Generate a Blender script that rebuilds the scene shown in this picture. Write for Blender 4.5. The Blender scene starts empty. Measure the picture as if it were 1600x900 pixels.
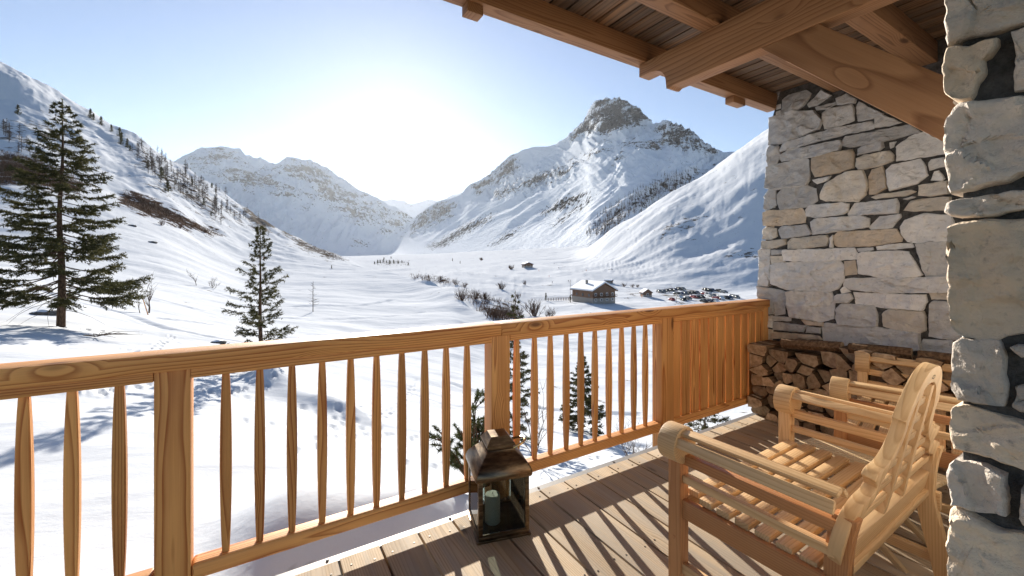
import bpy, bmesh, math, random
import numpy as np
from mathutils import Vector, Matrix, noise as mnoise
from mathutils.bvhtree import BVHTree

R = math.radians
scene = bpy.context.scene
COL = scene.collection
rng = random.Random(7)

# ------------------------------------------------------------------ camera
F_PX, CX, HY = 650.0, 800.0, 408.0          # focal length and horizon in photo pixels (1600 wide)
YAW = math.atan2(1070.0, F_PX)              # angle between the view and the +X (railing) direction
FW = np.array([math.cos(YAW), math.sin(YAW), 0.0])
RT = np.array([math.sin(YAW), -math.cos(YAW), 0.0])
UP = np.array([0.0, 0.0, 1.0])
FLOOR = -1.35                               # deck surface below the eye


def ray(px, py):
    return FW * F_PX + RT * (px - CX) + UP * (HY - py)


def on_x(px, py, x):
    r = ray(px, py)
    return r * (x / r[0])


cam_data = bpy.data.cameras.new('camera')
cam = bpy.data.objects.new('camera', cam_data)
COL.objects.link(cam)
cam.location = (0, 0, 0)
cam.rotation_euler = (R(90), 0, YAW - R(90))
cam_data.sensor_fit = 'HORIZONTAL'
cam_data.sensor_width = 36.0
cam_data.lens = 36.0 * F_PX / 1600.0
cam_data.shift_y = (HY - 450.0) / 1600.0
cam_data.clip_start = 0.05
cam_data.clip_end = 60000.0
scene.camera = cam

# ------------------------------------------------------------------ light
SUN_EL = R(19.0)
sun_h = np.array([0.272, 0.962])
SUN_AZ = math.atan2(sun_h[0], sun_h[1])     # from +Y towards +X
to_sun = Vector((math.sin(SUN_AZ) * math.cos(SUN_EL), math.cos(SUN_AZ) * math.cos(SUN_EL), math.sin(SUN_EL)))
sd = bpy.data.lights.new('sun', 'SUN')
sd.energy = 4.1
sd.angle = R(0.53)
sd.color = (1.0, 0.93, 0.82)
so = bpy.data.objects.new('sun', sd)
COL.objects.link(so)
so.rotation_euler = to_sun.to_track_quat('Z', 'Y').to_euler()

world = bpy.data.worlds.new('World')
scene.world = world
world.use_nodes = True
wn = world.node_tree
wn.nodes.clear()
sky = wn.nodes.new('ShaderNodeTexSky')
sky.sky_type = 'NISHITA'
sky.sun_disc = False
sky.sun_elevation = SUN_EL
sky.sun_rotation = SUN_AZ
sky.altitude = 1850.0
sky.air_density = 1.0
sky.dust_density = .5
sky.ozone_density = 2.2
bg = wn.nodes.new('ShaderNodeBackground')
bg.inputs['Strength'].default_value = 0.055
wo = wn.nodes.new('ShaderNodeOutputWorld')
wn.links.new(sky.outputs[0], bg.inputs[0])
wn.links.new(bg.outputs[0], wo.inputs[0])

vs = scene.view_settings
vs.view_transform = 'Standard'
vs.look = 'None'
vs.exposure = 1.46
vs.gamma = 1.0
vs.use_curve_mapping = False
cy = scene.cycles
cy.max_bounces = 10
cy.diffuse_bounces = 6
cy.glossy_bounces = 4
cy.transmission_bounces = 6
cy.transparent_max_bounces = 8
cy.use_denoising = True
cy.caustics_reflective = False
cy.caustics_refractive = False

# ------------------------------------------------------------------ objects and properties


def link(o, parent=None):
    COL.objects.link(o)
    if parent is not None:
        o.parent = parent
    return o


def tag(o, label, cat, group=None):
    o['label'] = label
    o['category'] = cat
    if group:
        o['group'] = group
    return o


def thing(name, label, cat, loc=(0, 0, 0), rotz=0.0, group=None):
    o = bpy.data.objects.new(name, None)
    o.empty_display_size = 0.1
    o.location = loc
    o.rotation_euler = (0, 0, rotz)
    return tag(link(o), label, cat, group)


def copy_tree(o, parent=None):
    c = o.copy()
    link(c, parent)
    if parent is None:
        c.parent = None
    for ch in [q for q in o.children]:
        copy_tree(ch, c)
    return c


ORD = ['first', 'second', 'third', 'fourth', 'fifth', 'sixth', 'seventh', 'eighth', 'ninth', 'tenth', 'eleventh', 'twelfth', 'thirteenth', 'fourteenth',
       'fifteenth', 'sixteenth', 'seventeenth', 'eighteenth', 'nineteenth', 'twentieth', 'twenty-first', 'twenty-second', 'twenty-third', 'twenty-fourth', 'twenty-fifth']


class MB:
    """Collects shapes and links them as one mesh object with grain coordinates and a tone per vertex."""

    def __init__(s):
        s.v, s.f, s.m, s.g, s.t = [], [], [], [], []

    def add(s, verts, faces, mat=0, gc=None, tone=1.0):
        b = len(s.v)
        s.v.extend([tuple(p) for p in verts])
        s.f.extend([tuple(i + b for i in q) for q in faces])
        if isinstance(mat, int):
            s.m.extend([mat] * len(faces))
        else:
            s.m.extend(mat)
        if gc is None:
            o = (rng.uniform(0, 40), rng.uniform(-.07, .07), rng.uniform(-.07, .07))
            gc = [(p[0] + o[0], p[1] + o[1], p[2] + o[2]) for p in verts]
        s.g.extend(gc)
        if isinstance(tone, (int, float)):
            s.t.extend([tone] * len(verts))
        else:
            s.t.extend(tone)

    def box(s, lo, hi, bevel=0.0, axis=None, M=None, mat=0, tone=None, seg=2):
        lo, hi = Vector(lo), Vector(hi)
        size = hi - lo
        c = (hi + lo) / 2
        if axis is None:
            axis = max(range(3), key=lambda i: size[i])
        bm = bmesh.new()
        bmesh.ops.create_cube(bm, size=1.0)
        for v in bm.verts:
            v.co = Vector((v.co.x * size.x, v.co.y * size.y, v.co.z * size.z))
        if bevel > 0:
            bmesh.ops.bevel(bm, geom=bm.edges[:], offset=bevel, segments=seg, affect='EDGES', profile=0.6)
        s.from_bm(bm, c, axis, M, mat, tone)

    def from_bm(s, bm, c=Vector((0, 0, 0)), axis=0, M=None, mat=0, tone=None):
        o = (rng.uniform(0, 40), rng.uniform(-.08, .08), rng.uniform(-.08, .08))
        oth = [i for i in range(3) if i != axis]
        bm.verts.ensure_lookup_table()
        bm.verts.index_update()
        vs_, gs = [], []
        for v in bm.verts:
            gs.append((v.co[axis] + o[0], v.co[oth[0]] + o[1], v.co[oth[1]] + o[2]))
            p = v.co + c
            vs_.append(tuple(M @ p) if M is not None else tuple(p))
        fs = [[v.index for v in f.verts] for f in bm.faces]
        s.add(vs_, fs, mat, gs, rng.uniform(.86, 1.12) if tone is None else tone)
        bm.free()

    def prism(s, pts, z0, z1, to3, mat=0, tone=None, bevel=0.0, axis=0, gdir=None):
        """Extrude the 2-D polygon pts between offsets z0 and z1; to3(u, v, w) maps into space."""
        bm = bmesh.new()
        a = [bm.verts.new((p[0], p[1], z0)) for p in pts]
        b = [bm.verts.new((p[0], p[1], z1)) for p in pts]
        n = len(pts)
        bm.faces.new(a[::-1])
        bm.faces.new(b)
        for i in range(n):
            bm.faces.new((a[i], a[(i + 1) % n], b[(i + 1) % n], b[i]))
        bmesh.ops.recalc_face_normals(bm, faces=bm.faces[:])
        if bevel:
            bmesh.ops.bevel(bm, geom=bm.edges[:], offset=bevel, segments=2, affect='EDGES', profile=.6)
        o = (rng.uniform(0, 40), rng.uniform(-.08, .08), rng.uniform(-.08, .08))
        oth = [i for i in range(3) if i != axis]
        bm.verts.index_update()
        gs = [(v.co[axis] + o[0], v.co[oth[0]] + o[1], v.co[oth[1]] + o[2]) for v in bm.verts]
        if gdir is not None:
            ca, sa = gdir
            gs = [(v.co.x * ca + v.co.y * sa + o[0], -v.co.x * sa + v.co.y * ca + o[1], v.co.z + o[2]) for v in bm.verts]
        vv = [tuple(to3(v.co.x, v.co.y, v.co.z)) for v in bm.verts]
        fs = [[v.index for v in f.verts] for f in bm.faces]
        s.add(vv, fs, mat, gs, rng.uniform(.86, 1.12) if tone is None else tone)
        bm.free()

    def tube(s, pts, radii, n=8, mat=0, tone=1.0, cap=True):
        pts = [Vector(p) for p in pts]
        if isinstance(radii, (int, float)):
            radii = [radii] * len(pts)
        vs_, gs, fs = [], [], []
        L = 0.0
        prev = None
        o = rng.uniform(0, 40)
        for i, p in enumerate(pts):
            t = (pts[min(i + 1, len(pts) - 1)] - pts[max(i - 1, 0)])
            if t.length < 1e-9:
                t = Vector((0, 0, 1))
            t.normalize()
            if prev is None:
                a = Vector((1, 0, 0)) if abs(t.x) < .8 else Vector((0, 1, 0))
                u = t.cross(a).normalized()
            else:
                u = (prev - t * prev.dot(t)).normalized()
            prev = u
            w = t.cross(u)
            if i:
                L += (p - pts[i - 1]).length
            for k in range(n):
                an = 2 * math.pi * k / n
                q = u * math.cos(an) * radii[i] + w * math.sin(an) * radii[i]
                vs_.append(p + q)
                gs.append((L + o, math.cos(an) * radii[i], math.sin(an) * radii[i]))
        for i in range(len(pts) - 1):
            for k in range(n):
                a = i * n + k
                b = i * n + (k + 1) % n
                fs.append((a, b, b + n, a + n))
        if cap:
            fs.append(tuple(range(n))[::-1])
            fs.append(tuple((len(pts) - 1) * n + k for k in range(n)))
        s.add(vs_, fs, mat, gs, tone)

    def build(s, name, mats, parent=None, smooth=35.0, loc=None):
        me = bpy.data.meshes.new(name)
        me.from_pydata(s.v, [], s.f)
        if not isinstance(mats, (list, tuple)):
            mats = [mats]
        for m in mats:
            me.materials.append(m)
        me.polygons.foreach_set('material_index', s.m)
        a = me.attributes.new('gc', 'FLOAT_VECTOR', 'POINT')
        a.data.foreach_set('vector', np.array(s.g, dtype=np.float32).ravel())
        a = me.attributes.new('tone', 'FLOAT', 'POINT')
        a.data.foreach_set('value', np.array(s.t, dtype=np.float32))
        if smooth:
            me.polygons.foreach_set('use_smooth', [True] * len(s.f))
            me.update()
            me.set_sharp_from_angle(angle=R(smooth))
        me.update()
        o = bpy.data.objects.new(name, me)
        if loc is not None:
            o.location = loc
        return link(o, parent)


def np_mesh(name, V, Fq, mats, attrs=None, smooth=True, parent=None, mat_idx=None):
    """A mesh object from numpy arrays (all faces of one size)."""
    me = bpy.data.meshes.new(name)
    n, k = Fq.shape
    me.vertices.add(len(V))
    me.vertices.foreach_set('co', np.asarray(V, dtype=np.float32).ravel())
    me.loops.add(n * k)
    me.loops.foreach_set('vertex_index', np.asarray(Fq, dtype=np.int32).ravel())
    me.polygons.add(n)
    me.polygons.foreach_set('loop_start', np.arange(0, n * k, k, dtype=np.int32))
    for m in (mats if isinstance(mats, (list, tuple)) else [mats]):
        me.materials.append(m)
    if mat_idx is not None:
        me.polygons.foreach_set('material_index', np.asarray(mat_idx, dtype=np.int32))
    me.update(calc_edges=True)
    me.validate()
    for nm, arr in (attrs or {}).items():
        a = me.attributes.new(nm, 'FLOAT', 'POINT')
        a.data.foreach_set('value', np.asarray(arr, dtype=np.float32))
    if smooth:
        me.polygons.foreach_set('use_smooth', [True] * n)
    o = bpy.data.objects.new(name, me)
    return link(o, parent)

# ------------------------------------------------------------------ node helpers


class NT:
    def __init__(s, name):
        s.mat = bpy.data.materials.new(name)
        s.mat.use_nodes = True
        s.t = s.mat.node_tree
        s.t.nodes.clear()
        s.out = s.t.nodes.new('ShaderNodeOutputMaterial')
        s.bsdf = s.t.nodes.new('ShaderNodeBsdfPrincipled')
        s.t.links.new(s.bsdf.outputs[0], s.out.inputs['Surface'])

    def L(s, a, b):
        s.t.links.new(a, b)

    def put(s, sock, v):
        if hasattr(v, 'links') or isinstance(v, bpy.types.NodeSocket):
            s.L(v, sock)
        else:
            sock.default_value = v

    def attr(s, name):
        n = s.t.nodes.new('ShaderNodeAttribute')
        n.attribute_name = name
        return n

    def math(s, op, a, b=0.0, c=None, clamp=False):
        n = s.t.nodes.new('ShaderNodeMath')
        n.operation = op
        n.use_clamp = clamp
        s.put(n.inputs[0], a)
        s.put(n.inputs[1], b)
        if c is not None:
            s.put(n.inputs[2], c)
        return n.outputs[0]

    def vmath(s, op, a, b=None, scale=None):
        n = s.t.nodes.new('ShaderNodeVectorMath')
        n.operation = op
        s.put(n.inputs[0], a)
        if b is not None:
            s.put(n.inputs[1], b)
        if scale is not None:
            s.put(n.inputs['Scale'], scale)
        return n.outputs['Value'] if op in ('LENGTH', 'DOT_PRODUCT') else n.outputs[0]

    def noise(s, vec, scale, detail=3.0, rough=0.5, out='Fac', dist=0.0):
        n = s.t.nodes.new('ShaderNodeTexNoise')
        s.put(n.inputs['Vector'], vec)
        n.inputs['Scale'].default_value = scale
        n.inputs['Detail'].default_value = detail
        n.inputs['Roughness'].default_value = rough
        n.inputs['Distortion'].default_value = dist
        return n.outputs[out]

    def voro(s, vec, scale, feature='F1', out='Distance', rnd=1.0):
        n = s.t.nodes.new('ShaderNodeTexVoronoi')
        n.feature = feature
        s.put(n.inputs['Vector'], vec)
        n.inputs['Scale'].default_value = scale
        n.inputs['Randomness'].default_value = rnd
        return n.outputs[out]

    def ramp(s, fac, stops, interp='LINEAR'):
        n = s.t.nodes.new('ShaderNodeValToRGB')
        cr = n.color_ramp
        cr.interpolation = interp
        while len(cr.elements) < len(stops):
            cr.elements.new(0.5)
        for e, (p, c) in zip(cr.elements, stops):
            e.position = p
            if isinstance(c, (int, float)):
                c = (c, c, c)
            e.color = (*c[:3], 1)
        s.put(n.inputs[0], fac)
        return n.outputs[0]

    def mix(s, fac, a, b, mode='MIX'):
        n = s.t.nodes.new('ShaderNodeMix')
        n.data_type = 'RGBA'
        n.blend_type = mode
        s.put(n.inputs[0], fac)
        for sock, v in ((n.inputs[6], a), (n.inputs[7], b)):
            if isinstance(v, (tuple, list)):
                sock.default_value = (*v[:3], 1)
            else:
                s.put(sock, v)
        return n.outputs[2]

    def bump(s, h, strength=0.3, dist=0.01, normal=None):
        n = s.t.nodes.new('ShaderNodeBump')
        n.inputs['Strength'].default_value = strength
        n.inputs['Distance'].default_value = dist
        s.put(n.inputs['Height'], h)
        if normal is not None:
            s.L(normal, n.inputs['Normal'])
        return n.outputs[0]

    def coords(s):
        return s.t.nodes.new('ShaderNodeNewGeometry').outputs['Position']

    def set(s, **kw):
        names = dict(color='Base Color', rough='Roughness', metal='Metallic', normal='Normal',
                     spec='Specular IOR Level', ior='IOR', trans='Transmission Weight', alpha='Alpha')
        for k, v in kw.items():
            sock = s.bsdf.inputs[names[k]]
            if isinstance(v, tuple) and len(v) == 3 and k == 'color':
                v = (*v, 1)
            s.put(sock, v)
        return s.mat


def plain(name, col, rough=.6, metal=0.0, spec=.5):
    n = NT(name)
    return n.set(color=col, rough=rough, metal=metal, spec=spec)


def wood(name, light, dark, ring=55.0, rough=.55, contrast=1.0, knots=.5, fiber=.35, grey=None, knot_col=None, spec=.35):
    n = NT(name)
    g = n.attr('gc').outputs['Vector']
    tone = n.attr('tone').outputs['Fac']
    sl = n.vmath('MULTIPLY', g, (0.9, 5.0, 5.0))
    w = n.noise(sl, 1.0, 2.0, .5, 'Color')
    w = n.vmath('SUBTRACT', w, (.5, .5, .5))
    w = n.vmath('MULTIPLY', w, (0.0, .055, .055))
    base = n.vmath('MULTIPLY', g, (0.0, 1.0, 1.0))
    # knots push the rings aside
    kv = n.vmath('MULTIPLY', g, (2.1, 6.5, 6.5))
    kd = n.voro(kv, 1.0)
    kc = n.voro(kv, 1.0, out='Color')
    ks = n.math('GREATER_THAN', n.vmath('DOT_PRODUCT', kc, (1.0, 0, 0)), 1.0 - knots)
    km = n.math('MULTIPLY', n.math('SUBTRACT', 1.0, n.math('MULTIPLY', kd, 3.2), clamp=True), ks)
    p = n.vmath('ADD', base, w)
    r = n.vmath('LENGTH', p)
    r = n.math('ADD', r, n.math('MULTIPLY', km, .035))
    fr = n.math('FRACT', n.math('MULTIPLY', r, ring))
    rings = n.ramp(fr, [(0, .05), (.55, .3), (.88, 1.0), (1.0, .05)])
    fb = n.noise(n.vmath('MULTIPLY', g, (3.0, 190.0, 190.0)), 1.0, 3.0, .6)
    blot = n.noise(n.vmath('MULTIPLY', g, (1.5, 9.0, 9.0)), 1.0, 3.0, .55)
    fac = n.math('ADD', n.math('MULTIPLY', rings, .68 * contrast), n.math('MULTIPLY', n.math('SUBTRACT', fb, .3), fiber))
    fac = n.math('ADD', fac, n.math('MULTIPLY', n.math('SUBTRACT', blot, .5), .9), clamp=True)
    c = n.mix(fac, light, dark)
    if grey is not None:
        gm = n.ramp(n.noise(n.vmath('MULTIPLY', g, (.8, 14.0, 14.0)), 1.0, 4.0, .6), [(.42, 0.0), (.62, 1.0)])
        c = n.mix(n.math('MULTIPLY', gm, .7), c, grey)
    kcol = knot_col if knot_col is not None else tuple(x * .35 for x in dark)
    kk = n.ramp(km, [(.55, 0.0), (.75, .85)])
    c = n.mix(kk, c, kcol)
    c = n.mix(1.0, c, n.vmath('SCALE', (1, 1, 1), scale=tone), 'MULTIPLY')
    h = n.math('ADD', n.math('MULTIPLY', fb, .6), n.math('MULTIPLY', rings, -.5))
    rg = n.math('ADD', rough, n.math('MULTIPLY', n.math('SUBTRACT', blot, .5), .3))
    return n.set(color=c, rough=rg, spec=spec, normal=n.bump(h, .35, .0025))


M = {}
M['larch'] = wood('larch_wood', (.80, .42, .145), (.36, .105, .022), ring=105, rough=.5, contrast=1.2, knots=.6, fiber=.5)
M['deck'] = wood('deck_wood', (.58, .455, .31), (.27, .185, .11), ring=95, rough=.75, contrast=.9, knots=.45, fiber=.5,
                 grey=(.40, .345, .28), spec=.2)
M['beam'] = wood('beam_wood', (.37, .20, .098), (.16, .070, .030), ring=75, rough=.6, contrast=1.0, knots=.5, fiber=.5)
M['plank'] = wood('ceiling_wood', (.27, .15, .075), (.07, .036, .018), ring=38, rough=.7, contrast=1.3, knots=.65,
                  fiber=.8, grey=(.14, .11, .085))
M['teak'] = wood('teak_wood', (.70, .475, .255), (.47, .265, .112), ring=110, rough=.45, contrast=.9, knots=.15, fiber=.5)
M['teak_red_shaded'] = wood('teak_red_shaded_wood', (.55, .27, .115), (.34, .13, .048), ring=110, rough=.4, contrast=.85, knots=.15)  # redder, darker teak: shade painted into the left legs and rails; also dowels
M['table'] = wood('table_wood', (.62, .47, .28), (.46, .31, .17), ring=80, rough=.6, contrast=.6, knots=.1)
# ------------------------------------------------------------------ terrain


def _hash(ix, iy, seed):
    h = (ix.astype(np.int64) * 374761393 + iy.astype(np.int64) * 668265263 + seed * 1442695041) & 0xffffffff
    h = ((h ^ (h >> 13)) * 1274126177) & 0xffffffff
    return ((h ^ (h >> 16)) & 0xffff) / 65535.0


def vnoise(x, y, seed=0):
    """Gradient noise, about -1..1."""
    ix, iy = np.floor(x), np.floor(y)
    fx, fy = x - ix, y - iy
    u = fx * fx * fx * (fx * (fx * 6 - 15) + 10)
    v = fy * fy * fy * (fy * (fy * 6 - 15) + 10)

    def g(dx, dy):
        a = _hash(ix + dx, iy + dy, seed) * 2 * math.pi
        return np.cos(a) * (fx - dx) + np.sin(a) * (fy - dy)
    a = g(0, 0) * (1 - u) + g(1, 0) * u
    b = g(0, 1) * (1 - u) + g(1, 1) * u
    return (a * (1 - v) + b * v) * 1.5


def fbm(x, y, octs=5, seed=0, gain=.5):
    s, a = 0.0, 1.0
    for i in range(octs):
        s = s + a * vnoise(x * 2 ** i + 13.7 * i, y * 2 ** i - 7.1 * i, seed + i)
        a *= gain
    return s


def ridged(x, y, octs=5, seed=0, gain=.5):
    s, a = 0.0, 1.0
    for i in range(octs):
        s = s + a * (1 - np.abs(vnoise(x * 2 ** i + 3.1 * i, y * 2 ** i + 5.7 * i, seed + i)) * 1.6)
        a *= gain
    return s


def pchip(x, Y, xq):
    """Monotone cubic interpolation of the rows Y[len(x), ...] at xq."""
    x = np.asarray(x, float)
    Y = np.asarray(Y, float)
    h = np.diff(x)
    sh = (len(h),) + (1,) * (Y.ndim - 1)
    hh = h.reshape(sh)
    dl = np.diff(Y, axis=0) / hh
    m = np.zeros_like(Y)
    w1 = (2 * hh[1:] + hh[:-1])
    w2 = (hh[1:] + 2 * hh[:-1])
    same = dl[:-1] * dl[1:] > 0
    with np.errstate(divide='ignore', invalid='ignore'):
        mm = (w1 + w2) / (w1 / dl[:-1] + w2 / dl[1:])
    m[1:-1] = np.where(same, mm, 0)
    m[0], m[-1] = dl[0], dl[-1]
    i = np.clip(np.searchsorted(x, xq) - 1, 0, len(h) - 1)
    t = ((xq - x[i]) / h[i]).reshape((len(xq),) + (1,) * (Y.ndim - 1))
    hq = h[i].reshape(t.shape)
    return ((2 * t ** 3 - 3 * t ** 2 + 1) * Y[i] + (t ** 3 - 2 * t ** 2 + t) * hq * m[i]
            + (-2 * t ** 3 + 3 * t ** 2) * Y[i + 1] + (t ** 3 - t ** 2) * hq * m[i + 1])


def poly_mask(px, py, poly, soft):
    """About 1 inside the polygon (photo directions), 0 outside, soft across its edge."""
    P = np.array(poly, float)
    d = np.full(px.shape, 1e9)
    inside = np.zeros(px.shape, bool)
    n = len(P)
    for i in range(n):
        a, b = P[i], P[(i + 1) % n]
        ab = b - a
        t = np.clip(((px - a[0]) * ab[0] + (py - a[1]) * ab[1]) / (ab @ ab), 0, 1)
        d = np.minimum(d, np.hypot(px - a[0] - t * ab[0], py - a[1] - t * ab[1]))
        c = ((a[1] > py) != (b[1] > py)) & (px < (b[0] - a[0]) * (py - a[1]) / (b[1] - a[1] + 1e-12) + a[0])
        inside ^= c
    sd_ = np.where(inside, d, -d)
    return np.clip(sd_ / soft * .5 + .5, 0, 1)


def slab(table, xq, per, blur=0.0):
    """Height grid: per column of directions xq the knots (distance, z), smoothly joined."""
    xs = np.array([r[0] for r in table], float)
    ld = np.array([[math.log(k[0]) for k in r[1]] for r in table])
    zz = np.array([[k[1] for k in r[1]] for r in table], float)
    LD, ZZ = pchip(xs, ld, xq), pchip(xs, zz, xq)
    if blur:
        xu = np.arange(xq[0], xq[-1], 3.0)
        kk = np.exp(-.5 * (np.arange(-3 * blur, 3 * blur + 1, 3.0) / blur) ** 2)
        kk /= kk.sum()
        pad = len(kk) // 2

        def sm(A):
            out = []
            for j in range(A.shape[1]):
                a = np.interp(xu, xq, A[:, j])
                a = np.convolve(np.pad(a, pad, mode='edge'), kk, 'valid')[:len(xu)]
                out.append(np.interp(xq, xu, a))
            return np.stack(out, 1)
        LD, ZZ = sm(LD), sm(ZZ)
    nk = ld.shape[1]
    s = np.concatenate([np.linspace(i, i + 1, per[i], endpoint=False) for i in range(nk - 1)] + [[nk - 1.0]])
    LDq, ZZq = pchip(np.arange(nk), LD.T, s), pchip(np.arange(nk), ZZ.T, s)
    d = np.exp(LDq)
    lat = (xq - CX)[None, :] / F_PX * d
    return d, lat, ZZq


def grid_faces(nr, nc):
    i = np.arange(nr - 1)[:, None] * nc + np.arange(nc - 1)[None, :]
    i = i.ravel()
    return np.stack([i, i + 1, i + nc + 1, i + nc], 1)


def place(d, lat, z):
    V = d[..., None] * FW + lat[..., None] * RT
    V[..., 2] = z
    return V


def snow_mat(name, rock_cols, brush=(.075, .05, .036), near=True, rock_scale=.02, snow=(.67, .69, .72)):
    n = NT(name)
    P = n.coords()
    ra, ba = n.attr('rock').outputs['Fac'], n.attr('brush').outputs['Fac']
    Pv = n.vmath('MULTIPLY', P, (1.0, 1.0, 3.4))
    n1 = n.noise(Pv, rock_scale * .8, 6.0, .65)
    n2 = n.noise(Pv, rock_scale * 5, 6.0, .72)
    n3 = n.noise(n.vmath('MULTIPLY', P, (1.0, 1.0, .45)), rock_scale * 4, 5.0, .7)
    sum_ = n.math('ADD', n.math('MULTIPLY', n1, .40), n.math('ADD', n.math('MULTIPLY', n2, .36), n.math('MULTIPLY', n3, .24)))
    rock = n.ramp(n.math('ADD', ra, n.math('MULTIPLY', n.math('SUBTRACT', sum_, .5), 5.2)), [(.50, 0), (.60, 1)])
    rc = n.ramp(n.noise(Pv, rock_scale * 3, 5.0, .7), [(.3, rock_cols[0]), (.7, rock_cols[1])])
    c = n.mix(rock, snow, rc)
    b1 = n.noise(P, rock_scale * 4, 6.0, .75)
    bm_ = n.ramp(n.math('ADD', ba, n.math('MULTIPLY', n.math('SUBTRACT', b1, .5), 3.2)), [(.50, 0), (.60, 1)])
    c = n.mix(bm_, c, brush)
    if near:
        # wind crust: long low ripples, fine grain, and broad softened drifts farther out
        wv = n.vmath('MULTIPLY', P, (1.0, 1.7, 1.0))
        h = n.math('MULTIPLY', n.noise(wv, 1.2, 5.0, .5, dist=.5), .016)
        h = n.math('ADD', h, n.math('MULTIPLY', n.noise(P, 15.0, 4.0, .65), .007))
        h2 = n.math('MULTIPLY', n.noise(n.vmath('MULTIPLY', P, (.8, 1.2, .7)), .30, 6.0, .6, dist=.4), .13)
        h3 = n.math('MULTIPLY', n.noise(n.vmath('MULTIPLY', P, (.7, 1.3, .7)), .045, 6.0, .52), 2.2)
        h = n.math('ADD', h, n.math('ADD', h2, h3))
        bmp = n.bump(h, .55, 1.0)
    else:
        h = n.math('MULTIPLY', n.noise(Pv, rock_scale * 2.2, 7.0, .66), 7.0 / (rock_scale * 50))
        h = n.math('ADD', h, n.math('MULTIPLY', rock, 2.0))
        bmp = n.bump(h, .8, 1.0)
    return n.set(color=c, rough=.8, spec=0.0, normal=bmp)


def K(a, b):
    return list(zip(a, b))


near_d = [1.2, 3, 5, 10, 16, 30, 60]
T = [
    (-1500, K(near_d + [110, 200, 300, 420, 520, 900, 1500], [-1.8, -1.7, -1.6, -1.2, -.4, 3, 11, 30, 90, 170, 330, 300, 100, 0])),
    (-300, K(near_d + [110, 200, 300, 420, 520, 900, 1500], [-1.9, -2, -2, -1.9, -1.8, -.6, 2.5, 17, 62, 135, 302, 260, 100, 0])),
    (0, K(near_d + [110, 200, 300, 420, 520, 900, 1500], [-2.0, -2.2, -2.2, -2.35, -2.5, -1.9, 0, 12, 52, 110, 202, 180, 60, -20])),
    (130, K(near_d + [110, 200, 320, 460, 560, 900, 1500], [-2.1, -2.25, -2.3, -2.6, -2.85, -3, -2, 7, 36, 92, 168, 150, 50, -20])),
    (250, K(near_d + [110, 200, 350, 520, 620, 900, 1500], [-2.2, -2.3, -2.4, -2.9, -3.3, -4.2, -4.2, 2, 20, 72, 135, 115, 40, -20])),
    (400, K(near_d + [110, 200, 380, 650, 760, 900, 1500], [-2.3, -2.4, -2.6, -3.3, -3.9, -5.5, -7.2, -7.5, -2, 22, 71, 58, 30, -20])),
    (530, K(near_d + [110, 200, 300, 850, 900, 1500, 4600], [-2.4, -2.5, -2.8, -3.8, -4.8, -6.6, -8.6, -9, -5.6, -1.9, 10, 9, 6, 50])),
    (580, K(near_d + [110, 180, 250, 420, 700, 1500, 4600], [-2.45, -2.55, -2.9, -4, -5.2, -7.2, -9.4, -10, -6.8, -4.6, -13, -6, 10, 58])),
    (646, K(near_d + [110, 150, 180, 260, 620, 1500, 4300], [-2.5, -2.6, -3, -4.2, -5.6, -8, -10.2, -10.4, -8.6, -7.2, -15, -6, 14, 66])),
    (706, K(near_d[:-1] + [55, 90, 115, 130, 165, 560, 1400, 3300], [-2.5, -2.7, -3.1, -4.5, -6, -8.8, -10.6, -10.2, -8.4, -7.6, -11.8, -6.5, 14, 66])),
    (745, K(near_d[:-1] + [50, 75, 85, 95, 138, 540, 1300, 2800], [-2.55, -2.7, -3.1, -4.6, -6, -9.2, -11.6, -12.3, -11.9, -11.4, -13.3, -7, 14, 64])),
    (775, K(near_d[:-1] + [55, 68, 75, 82, 122, 520, 1200, 2500], [-2.55, -2.75, -3.15, -4.7, -6, -9.4, -12.4, -12.3, -11.9, -11.6, -14.6, -7, 14, 62])),
    (830, K(near_d + [75, 90, 110, 170, 500, 1000, 1950], [-2.6, -2.8, -3.2, -4.8, -6.6, -10, -13.8, -15.2, -16.3, -17, -17.3, -6, 14, 56])),
    (900, K(near_d + [80, 100, 130, 190, 500, 850, 1450], [-2.6, -2.8, -3.2, -4.9, -7, -10.4, -14.5, -16.5, -17, -17.4, -17.6, -4, 14, 52])),
    (940, K(near_d + [80, 105, 150, 230, 450, 650, 900], [-2.6, -2.8, -3.3, -5, -7.2, -10.6, -14.8, -16.8, -17.4, -17.8, -17.5, -1, 38.5, 20])),
    (1000, K(near_d + [80, 110, 170, 260, 380, 620, 900], [-2.6, -2.9, -3.4, -5.2, -7.5, -11, -15, -17, -18, -18.5, -18.5, -2, 70, 30])),
    (1050, K(near_d + [80, 110, 170, 260, 360, 640, 900], [-2.6, -2.9, -3.4, -5.3, -7.7, -11.2, -15.2, -17.4, -18.4, -19, -19, 2, 104, 50])),
    (1100, K(near_d + [80, 110, 170, 260, 350, 660, 900], [-2.7, -3, -3.5, -5.4, -7.8, -11.4, -15.3, -17.6, -18.6, -19.2, -19.2, 4, 135, 80])),
    (1200, K(near_d + [80, 110, 170, 260, 340, 700, 950], [-2.7, -3, -3.5, -5.5, -8, -11.6, -15.5, -18, -19, -19.5, -19.5, 10, 214, 150])),
    (1300, K(near_d + [80, 110, 170, 260, 335, 720, 1000], [-2.7, -3, -3.5, -5.5, -8, -11.7, -15.6, -18, -19, -19.5, -19, 14, 286, 200])),
    (1500, K(near_d + [80, 110, 170, 250, 330, 720, 1000], [-2.7, -3, -3.5, -5.5, -8, -11.7, -15.6, -18, -18.5, -18.5, -16, 22, 385, 300])),
    (2600, K(near_d + [80, 110, 170, 240, 320, 720, 1000], [-2.7, -3, -3.5, -5.5, -8, -11, -14, -15, -15, -10, -2, 50, 560, 500])),
]
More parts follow.
